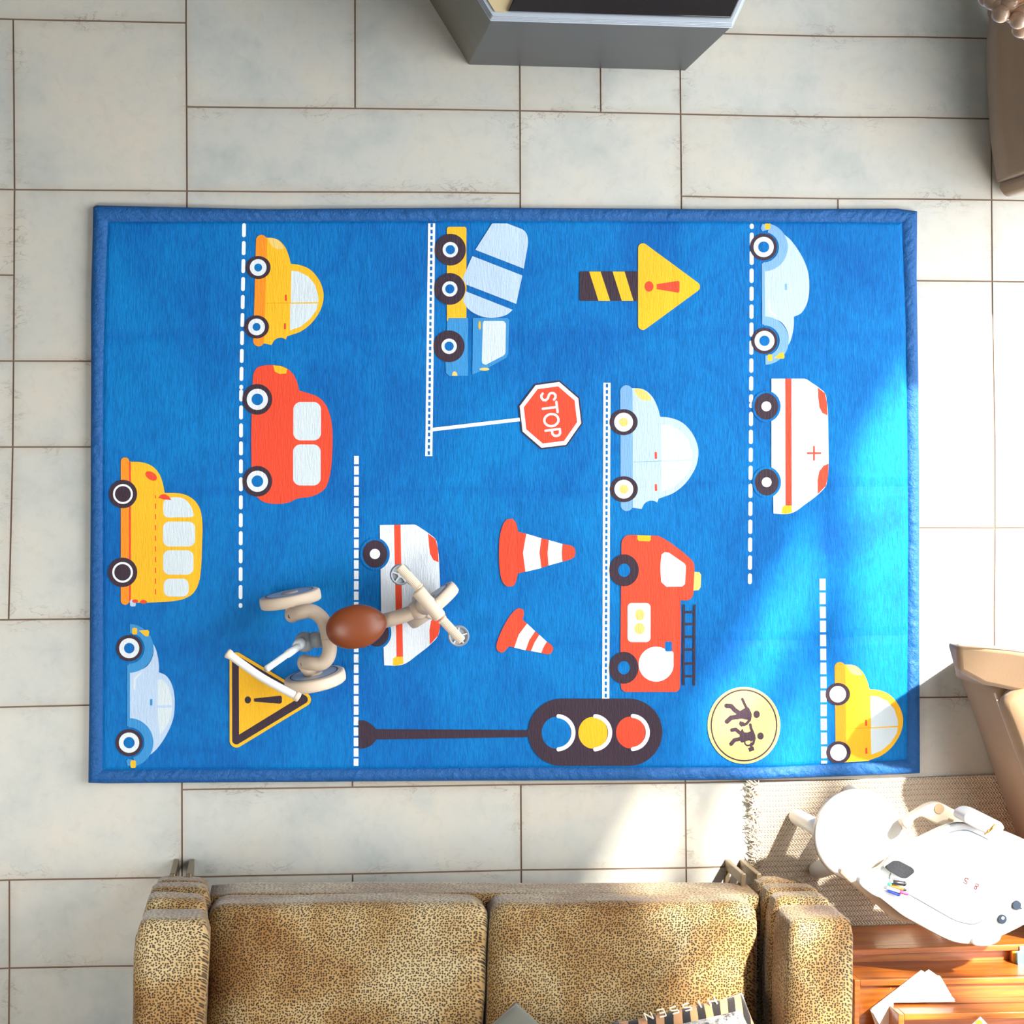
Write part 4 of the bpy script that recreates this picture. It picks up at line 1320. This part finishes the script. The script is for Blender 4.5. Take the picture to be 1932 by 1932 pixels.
# ------------------------------------------------------------------ corner by the window: jute rug, stool, drawing table, book rack
D3 = lambda x, y, z: F(1380 + x * .28571, 1440 + y * .28571, z)
def ring3(pts, z, z2=None):
    return [D3(x, y, z) for x, y in pts]
def round_ring(ps, r, n=5):
    """rounds the corners of a closed ring of points"""
    out = []
    N = len(ps)
    for i in range(N):
        a, b, c = ps[i - 1], ps[i], ps[(i + 1) % N]
        u, v = (a - b), (c - b)
        k = min(r, u.length * .45, v.length * .45)
        p, q = b + u.normalized() * k, b + v.normalized() * k
        for j in range(n + 1):
            t = j / n
            out.append(p * (1 - t) ** 2 + b * 2 * t * (1 - t) + q * t * t)
    return out

def build_jute():
    o = thing('jute_rug', 'beige braided jute rug with a shaggy fringe under the white stool', 'rug', F(1700, 1620, 0))
    a, b = F(1418, 1475, 0), F(1418, 1760, 0)
    a = F(1421, 1478, 0); b = F(1432, 1690, 0)
    dd = (b - a).normalized()
    pts = [a, a + Vector((1.25, .012, 0)), a + Vector((1.25, -.352, 0)), a + dd * .35]
    bm = bmesh.new(); slab(bm, round_ring(pts, .01), .0005, .009)
    bm_obj('mat', bm, M_JUTE, o, bevel=.003)
    bm = bmesh.new(); r = random.Random(8)
    L = .325
    for k in range(520):
        t = r.random() * L
        p = a + dd * t + Vector((r.uniform(-.006, .010), 0, .006))
        ang = r.gauss(math.pi, .75); ln = r.uniform(.010, .024)
        z = r.uniform(.003, .016)
        m_ = p + Vector((math.cos(ang) * ln * .5, math.sin(ang) * ln * .5, z))
        e = m_ + Vector((math.cos(ang + r.uniform(-.9, .9)) * ln * .6, math.sin(ang + r.uniform(-.9, .9)) * ln * .6, -z * .6))
        tube(bm, [p, m_, e], [.0013, .0012, .0008], 4)
    f_ = bm_obj('fringe', bm, M_JUTE_F, o, True); tag(f_, 'shaggy cream fringe', kind='stuff')
build_jute()
JZ = .0095

def build_stool():
    c = D3(845, 478, .30)
    o = thing('stool', 'round white plastic child stool on the jute rug', 'stool', Vector((c.x, c.y, JZ)))
    bm = bmesh.new()
    R_ = .104
    tmp = [(-.034, R_ * .90), (-.030, R_ * .97), (-.012, R_ * 1.0), (-.004, R_ * .995), (0, R_ * .97), (.001, R_ * .93), (-.004, R_ * .84), (-.007, R_ * .6), (-.008, .002)]
    lathe(bm, c, (0, 0, 1), tmp, 64)
    st = bm_obj('seat', bm, M_WHITE, o, True)
    bm = bmesh.new()
    lp = [c + Vector((math.cos(2 * math.pi * k / 64) * R_ * 1.0, math.sin(2 * math.pi * k / 64) * R_ * 1.0, -.009)) for k in range(64)]
    tube(bm, lp + [lp[0]], .0016, 6)  # line added to set the white seat rim apart
    tag(bm_obj('edge_line', bm, mat('stool_edge_line', (160, 146, 128), .6), st, True), 'beige line round the seat rim')
    for (x, y), w_ in (((430, 345), .021), ((770, 190), .021), ((560, 690), .024), ((1140, 600), .022)):
        foot = D3(x, y, JZ + .002); 
        d = Vector((foot.x - c.x, foot.y - c.y, 0)).normalized()
        top = Vector((c.x, c.y, c.z - .02)) + d * .055
        bm = bmesh.new()
        foot = foot + d * .004
        tube(bm, [top, top.lerp(foot, .5), foot + Vector((0, 0, .012)), foot], [w_ * 1.0, w_ * .95, w_ * .86, w_ * .74], 22)
        bm_obj('leg', bm, M_WHITE, o, True)
build_stool()

TZ = .42
def build_desk():
    o = thing('drawing_table', 'white plastic child drawing table with a whiteboard top in the lower right corner', 'table', D3(1600, 850, 0))
    outline = [(1000, 690), (1055, 610), (1200, 522), (1400, 425), (1500, 392), (1640, 412), (1800, 450), (1932, 505), (2120, 620), (2200, 760), (2090, 960), (1932, 1072), (1790, 1143),
               (1600, 1200), (1490, 1190), (1400, 1155), (1250, 1075), (1130, 1010), (1000, 905), (865, 805), (838, 775), (880, 738)]
    # lower beige tray, showing as a strip along the lower left edge
    lowo = [(700, 712), (1000, 640), (1400, 440), (1900, 520), (2100, 780), (1500, 1130), (1300, 1060), (1160, 1052), (1060, 1030), (1000, 970), (860, 850), (770, 778)]
    bm = bmesh.new()
    rg = round_ring(ring3(lowo, TZ - .075), .02, 4)
    prism(bm, rg, [p - Vector((0, 0, .025)) for p in rg])
    tag(bm_obj('tray', bm, M_CREAM, o, bevel=.006), 'cream lower tray under the board')
    bm = bmesh.new()
    top = round_ring(ring3(outline, TZ), .016, 4)
    cen = sum(top, Vector()) / len(top)
    low = [Vector((cen.x + (p.x - cen.x) * .985, cen.y + (p.y - cen.y) * .985, TZ - .032)) for p in top]
    prism(bm, top, low)
    bd = bm_obj('board_frame', bm, M_WHITE, o, bevel=.005, seg=4)
    inset = [(1062, 705), (1380, 505), (1540, 432), (1690, 500), (1932, 660), (2110, 790), (1932, 872), (1640, 1050), (1590, 1066), (1480, 1040), (1060, 800), (1040, 760)]
    bm = bmesh.new()
    rg = round_ring(ring3(inset, TZ + .0012), .018, 5)
    prism(bm, rg, [p - Vector((0, 0, .004)) for p in rg])
    wb = bm_obj('whiteboard', bm, M_BOARD, o)
    bm = bmesh.new()
    lp = [p + Vector((0, 0, -.0002)) for p in rg]
    tube(bm, lp + [lp[0]], .0011, 6)
    tag(bm_obj('groove', bm, mat('grey_groove', (128, 132, 138), .6), wb, True), 'thin grey line round the writing surface')
    bm = bmesh.new()
    lp = [Vector((cen.x + (p.x - cen.x) * 1.0, cen.y + (p.y - cen.y) * 1.0, TZ - .009)) for p in top]
    tube(bm, lp + [lp[0]], .0014, 6)  # added outline that picks out the board edge
    tag(bm_obj('edge_line', bm, mat('beige_edge_line', (150, 140, 126), .6), bd, True), 'beige line round the board edge')
    # thin seam running beside the writing surface
    bm = bmesh.new()
    r2 = round_ring(ring3([(1690, 508), (1932, 652), (2050, 730), (2054, 722), (1932, 640), (1694, 500)], TZ + .0018), .001, 2)
    prism(bm, r2, [p - Vector((0, 0, .002)) for p in r2])
    tag(bm_obj('seam', bm, M_LGREY, o), 'grey seam beside the writing surface')
    # recess at the top corner, its shade painted as a flat grey patch
    bm = bmesh.new()
    rec = [D3(1395 + 0, 492, TZ + .0022)] + [D3(x, y, TZ + .0022) for x, y in ((1440, 460), (1500, 443), (1560, 445), (1610, 468), (1672, 510), (1640, 530), (1560, 545), (1480, 535), (1430, 515))]
    rg = round_ring(rec, .006, 3)
    prism(bm, rg, [p - Vector((0, 0, .002)) for p in rg])
    tag(bm_obj('recess', bm, mat('recess_shade_tone', (206, 214, 226), .25), o), 'recess shown as a pale grey patch of painted shade')
    # corner knobs
    bm = bmesh.new()
    kp = [(1532, 385), (1545, 338), (1600, 315), (1650, 325), (1790, 395), (1808, 430), (1790, 450), (1730, 462), (1690, 470), (1600, 425)]
    rg = round_ring(ring3(kp, TZ + .05), .012, 4)
    prism(bm, rg, [p - Vector((0, 0, .075)) for p in rg])
    kb = bm_obj('hinge_cover', bm, M_WHITE, o, bevel=.008, seg=4)
    bm = bmesh.new()
    tube(bm, [D3(1690, 455, TZ + .047), D3(1745, 405, TZ + .052)], .003, 10); tube(bm, [D3(1672, 470, TZ + .045), D3(1700, 440, TZ + .052)], .002, 10)
    tag(bm_obj('hinge_pin', bm, mat('brass', (220, 178, 90), .3, .9), kb, True), 'small brass pin')
    bm = bmesh.new()
    kp = [(1588, 1190), (1600, 1160), (1650, 1145), (1720, 1120), (1770, 1110), (1790, 1140), (1770, 1180), (1720, 1205), (1660, 1213), (1610, 1207)]
    rg = round_ring(ring3(kp, TZ + .012), .012, 4)
    prism(bm, rg, [p - Vector((0, 0, .05)) for p in rg])
    bm_obj('corner_cap', bm, M_WHITE, o, bevel=.006, seg=4)
    # bent bracket reaching out of the far side
    bp = [(1120, 385), (1200, 340), (1290, 282), (1345, 265), (1400, 268), (1455, 300), (1570, 355), (1560, 400), (1500, 440), (1400, 430), (1330, 395), (1252, 352), (1205, 380), (1200, 410), (1150, 440)]
    bm = bmesh.new()
    rg = round_ring(ring3(bp, .345), .010, 4)
    prism(bm, rg, [p - Vector((0, 0, .035)) for p in rg])
    br = bm_obj('bracket', bm, M_CREAM, o, bevel=.006)
    bm = bmesh.new()
    lathe(bm, D3(1372, 300, .3455), (0, 0, 1), [(0, .0115), (.0015, .0115), (.0015, .010)], 24)
    box(bm, D3(1452, 371, .347), (.012, .004, .002), -.3)
    tag(bm_obj('screw_socket', bm, mat('tan_plastic', (176, 146, 112), .6), br), 'tan screw socket')
    # pen rest: a curved lip
    bm = bmesh.new()
    pr = [(842, 792), (855, 760), (905, 742), (1000, 815), (1003, 850), (998, 898), (935, 872), (870, 825)]
    rg = round_ring(ring3(pr, TZ + .022), .008, 4)
    prism(bm, rg, [p - Vector((0, 0, .03)) for p in rg])
    bm_obj('pen_holder', bm, M_WHITE, o, bevel=.007, seg=4)
    # dark blue buttons
    for x, y, tail in ((1880, 936, 1), (1785, 1028, 0)):
        bm = bmesh.new(); p = D3(x, y, TZ + .0005)
        lathe(bm, p, (0, 0, 1), [(0, .0105), (.004, .0105), (.005, .0095), (.005, .001)], 28)
        if tail: box(bm, p + Vector((.0085, -.006, .002)), (.010, .003, .003), -.6)
        bt = bm_obj('button', bm, M_NAVY, o); tag(bt, 'round navy button on the board edge')
        if not tail:
            bm = bmesh.new(); lathe(bm, p + Vector((.001, .003, .0045)), (0, 0, 1), [(0, .0036), (.0012, .0034), (.0012, .001)], 18)
            bm_obj('button_highlight', bm, M_WHITE, bt)
    # red numerals 5 and 8 written on the board
    for ch, cx, cy, rot in (('5', 1550, 776, math.radians(148)), ('8', 1618, 814, math.radians(148))):
        segs = {'5': [(1, 1), (0, 1), (0, .55), (.6, .6), (1, .4), (.95, .1), (.5, 0), (0, .08)],
                '8': [(.5, .52), (.1, .7), (.2, .95), (.5, 1), (.8, .95), (.9, .7), (.5, .52), (.05, .3), (.15, .05), (.5, 0), (.85, .05), (.95, .3), (.5, .52)]}[ch]
        bm = bmesh.new(); c = D3(cx, cy, TZ + .002)
        tube(bm, [c + Matrix.Rotation(rot, 3, 'Z') @ Vector(((x - .5) * .008, (y - .5) * .012, 0)) for x, y in segs], .0009, 5)
        tag(bm_obj('numeral', bm, M_RED, o), 'small red numeral ' + ch)
    bm = bmesh.new()
    for x, y in ((1522, 795), (1580, 833)):
        box(bm, D3(x + 10, y, TZ + .0016), (.011, .0012, .0006), math.radians(-22))
    bm_obj('pencil_mark', bm, M_LGREY, o)
    # legs
    for k, (x, y) in enumerate(((1330, 640), (1230, 960), (1900, 600), (1650, 1080))):
        bm = bmesh.new()
        t_ = D3(x, y, TZ - .12); b_ = Vector((t_.x, t_.y, 0)) 
        d = Vector((t_.x - cen.x, t_.y - cen.y, 0)).normalized()
        t_ -= d * .03
        b_ = b_ - d * .01
        z_ = JZ + .002 if k != 3 else JZ + .002
        b_.z = z_
        tube(bm, [t_, t_.lerp(b_, .5), b_], [.024, .021, .018], 20)
        bm_obj('leg', bm, M_WHITE, o, True)
build_desk()

def build_board_things():
    # felt eraser
    P4 = [D3(x, y, TZ + .020) for x, y in ((1016, 686), (1075, 645), (1110, 645), (1200, 692), (1213, 720), (1160, 762), (1125, 760), (1035, 708))]
    rg = round_ring(P4, .006, 4)
    dn = lambda h: [p - Vector((0, 0, h)) for p in rg]
    c = sum(rg, Vector()) / len(rg)
    o = thing('board_eraser', 'grey felt board eraser with a white base on the whiteboard', 'eraser', Vector((c.x, c.y, TZ + .002)))
    bm = bmesh.new(); prism(bm, rg, dn(.008)); bm_obj('felt_pad', bm, M_FELT, o, bevel=.0015)
    bm = bmesh.new(); prism(bm, [Vector((c.x + (p.x - c.x) * 1.05, c.y + (p.y - c.y) * 1.06, p.z)) for p in dn(.008)], [Vector((c.x + (p.x - c.x) * 1.03, c.y + (p.y - c.y) * 1.03, p.z)) for p in dn(.0175)])
    tag(bm_obj('body', bm, M_WHITE, o, bevel=.001), 'white plastic base')
    # marker pens
    pens = [('black', (36, 38, 42), (1150, 797), (1068, 787), .0052, 'short black marker pen lying topmost beside the eraser', TZ + .018, None),
            ('green', (40, 178, 120), (1074, 804), (1030, 796), .0036, 'green marker pen peeping out below the black marker', TZ + .012, None),
            ('orange', (238, 140, 40), (1152, 838), (1050, 802), .0030, 'orange marker pen with a black tip', TZ + .013, (40, 36, 36)),
            ('pink', (240, 60, 120), (1166, 866), (1030, 822), .0032, 'white marker pen with a bright pink cap', TZ + .014, (240, 60, 120)),
            ('blue', (40, 70, 190), (1110, 868), (1030, 838), .0042, 'blue marker pen lowest of the five pens on the board', TZ + .008, None)]
    for nm, rgb, a, b, r, lab, z, tip in pens:
        A, B = D3(*a, z), D3(*b, z)
        ax_ = (B - A); L = ax_.length; ax_.normalize()
        o = thing('marker_pen', lab, 'pen', (A + B) / 2, 'marker pens on the board')
        M_ = mat(nm + '_plastic', rgb if nm != 'pink' else (244, 240, 238), .35)
        bm = bmesh.new()
        lathe(bm, A, ax_, [(0, r * .8), (.002, r), (L * .5, r), (L - .001, r), (L, r * .8)] if nm != 'pink' else [(L * .42, r * .9), (L * .45, r), (L - .001, r), (L, r * .8)], 18)
        bm_obj('barrel', bm, M_, o, True)
        bm = bmesh.new()
        cr = L * (.42 if nm == 'pink' else .2)
        lathe(bm, A - ax_ * .001, ax_, [(0, r * .7), (.003, r * 1.08), (cr, r * 1.1), (cr + .0006, r * .9)], 18)
        capm = mat(nm + '_cap', tip or tuple(max(0, int(v * .75)) for v in rgb), .35)
        bm_obj('cap', bm, capm, o, True)
build_board_things()

def build_rack():
    o = thing('book_rack', 'tiered cherry wood book rack with sloping pockets right of the sofa', 'bookcase', F(1800, 1800, 0))
    th = .014
    def panel(pts_top, h, name='pocket_front', z=0, lean=0.0):
        """pts_top: left and right ends of the top edge, full px + height"""
        (x0, y0), (x1, y1) = pts_top
        A, B = F(x0, y0, z), F(x1, y1, z)
        d = (B - A).normalized(); n = Vector((d.y, -d.x, 0))
        bm = bmesh.new()
        lo = Vector((0, 0, -h)) + Vector((-n.x, -n.y, 0)) * lean
        prism(bm, [A, B, B + n * th, A + n * th], [A + lo, B + lo, B + n * th + lo, A + n * th + lo])
        return bm_obj(name, bm, M_WOOD, o, bevel=.0015), A, B, n
    r = []
    for pts, z, zb, nm in ((((1572, 1793), (2100, 1776)), .235, .012, 'pocket_front'), (((1623, 1849), (2110, 1841)), .36, .10, 'pocket_front'),
                       (((1706, 1913), (2120, 1906)), .47, .20, 'pocket_front'), (((1690, 2010), (2120, 2004)), .60, .012, 'back_panel')):
        pn, A, B, n = panel(pts, z - zb, nm, z)
        r.append((A, B, n, z))
    # side boards stepping up with the tiers
    for k in (1, 2):
        A, B, n, z = r[k]; nx = r[k + 1][0]
        bm = bmesh.new()
        p = A.copy(); d = (B - A).normalized()
        L = .16
        q = [p, p + n * L, p + n * L - d * .013, p - d * .013 + n * 0]
        prism(bm, [v + Vector((0, 0, 0)) for v in q], [v - Vector((0, 0, z - .012 if k == 1 else .27)) for v in q])
        bm_obj('side_board', bm, M_WOOD, o, bevel=.0015)
    # pocket floors
    for k in range(3):
        A, B, n, z = r[k]
        bm = bmesh.new()
        zz = (.205, .350, .40)[k]
        A2, B2 = r[k + 1][0], r[k + 1][1]
        a_ = Vector((A.x if k == 1 else max(A.x, A2.x), A.y, zz)); b_ = Vector((B.x, B.y, zz))
        y2a, y2b = A2.y, B2.y
        q = [a_, b_, Vector((b_.x, y2b, zz)), Vector((a_.x, y2a - (.15 if k == 1 else 0), zz))] if k != 1 else [a_, b_, Vector((b_.x, y2b, zz)), Vector((A2.x, y2a, zz)), Vector((A2.x, y2a - .1, zz)), Vector((a_.x, y2a - .1, zz))]
        prism(bm, q, [v - Vector((0, 0, .01)) for v in q])
        bm_obj('shelf', bm, M_WOOD, o)
    # papers leaning in the second pocket
    sheets = [(((1641, 1904), (1740, 1831), (1744, 1834), (1800, 1884), (1683, 1886), (1678, 1960), (1660, 1960)), .385, 'sheet of white paper at the bottom of the loose stack in the rack'),
              (((1644, 1902), (1738, 1830), (1801, 1885), (1683, 1887), (1679, 1960)), .390, 'sheet of white paper in the loose stack, second from the bottom'),
              (((1642, 1906), (1752, 1829), (1772, 1843), (1800, 1887), (1684, 1889), (1681, 1964)), .395, 'sheet of white paper in the loose stack, second from the top'),
              (((1646, 1910), (1746, 1836), (1773, 1841), (1801, 1889), (1685, 1891), (1683, 1975)), .400, 'white paper sheet with faint pencil scribbles on top of the loose stack')]
    for k, (pts, z, lab) in enumerate(sheets):
        ps = [F(x, y, z + .0) for x, y in pts]
        bm = bmesh.new(); prism(bm, [p + Vector((0, 0, .0035)) for p in ps], [p for p in ps])
        if k < 3:
            s_ = bm_obj('paper_sheet', bm, M_PAPER); tag(s_, lab, 'paper', 'loose papers in the book rack')
        else:
            s_ = thing('paper_sheet', lab, 'paper', ps[0], 'loose papers in the book rack')
            bm_obj('sheet', bm, M_PAPER, s_)
            bm = bmesh.new(); rnd = random.Random(2)
            for q in range(16):
                c = F(1700 + rnd.uniform(-22, 50), 1876 + rnd.uniform(-12, 10), z + .0042)
                a = rnd.uniform(0, 3)
                box(bm, c, (rnd.uniform(.003, .007), .0006, .0004), a)
            tag(bm_obj('pencil_scribble', bm, mat('faint_pencil', (196, 178, 186), .8), s_), 'faint grey pencil marks')
    # picture card in the front pocket
    z = .47
    q = [F(x, y, z) for x, y in ((1846, 1915), (1862, 1932), (1846, 1949), (1828, 1932))]
    c = sum(q, Vector()) / 4
    s_ = thing('picture_card', 'small white card with an orange round drawing at the bottom edge', 'card', c)
    bm = bmesh.new(); prism(bm, [p + Vector((0, 0, .014)) for p in q], [p + Vector((0, 0, .0105)) for p in q]); bm_obj('card', bm, M_PAPER, s_)
    bm = bmesh.new(); lathe(bm, F(1847, 1932, z + .0145), (0, 0, 1), [(0, .0088), (.0006, .0088), (.0006, .001)], 24)
    tag(bm_obj('drawing', bm, mat('orange_ink', (240, 170, 60), .7), s_), 'orange round drawing')
    # books lying at the right end of the first pocket
    for (pts, z, th_, rgb, lab) in (
            (((1906, 1786), (1960, 1784), (1960, 1842), (1908, 1843)), .212, .007, (150, 92, 60), 'thin brown book lowest of the books in the rack'),
            (((1910, 1785), (1990, 1783), (1990, 1840), (1912, 1841)), .2195, .012, (246, 166, 30), 'orange book below the cream and light blue books in the rack'),
            (((1924, 1785), (1990, 1782), (1990, 1836), (1926, 1838)), .232, .008, (228, 226, 186), 'cream book just under the light blue book in the rack'),
            (((1920, 1797), (1995, 1794), (1996, 1842), (1922, 1844)), .2405, .014, (92, 180, 216), 'light blue picture book topmost of the books in the rack')):
        q = [F(x, y, z + th_) for x, y in pts]
        c = sum(q, Vector()) / 4
        o2 = thing('book', lab, 'book', Vector((c.x, c.y, z)), 'books in the book rack')
        cov = soft('book_%d_%d' % (rgb[0], rgb[1]), rgb, .5, 0, .12, 80, .0002, .4, 40)
        bm = bmesh.new()
        prism(bm, q, [v - Vector((0, 0, .0015)) for v in q]); prism(bm, [v - Vector((0, 0, th_ - .0015)) for v in q], [v - Vector((0, 0, th_)) for v in q])
        bm_obj('cover', bm, cov, o2)
        bm = bmesh.new()
        ip = [c + (v - c) * .95 - Vector((0, 0, .0016)) for v in q]
        prism(bm, ip, [v - Vector((0, 0, th_ - .0032)) for v in ip])
        bm_obj('pages', bm, M_PAPER, o2)
build_rack()
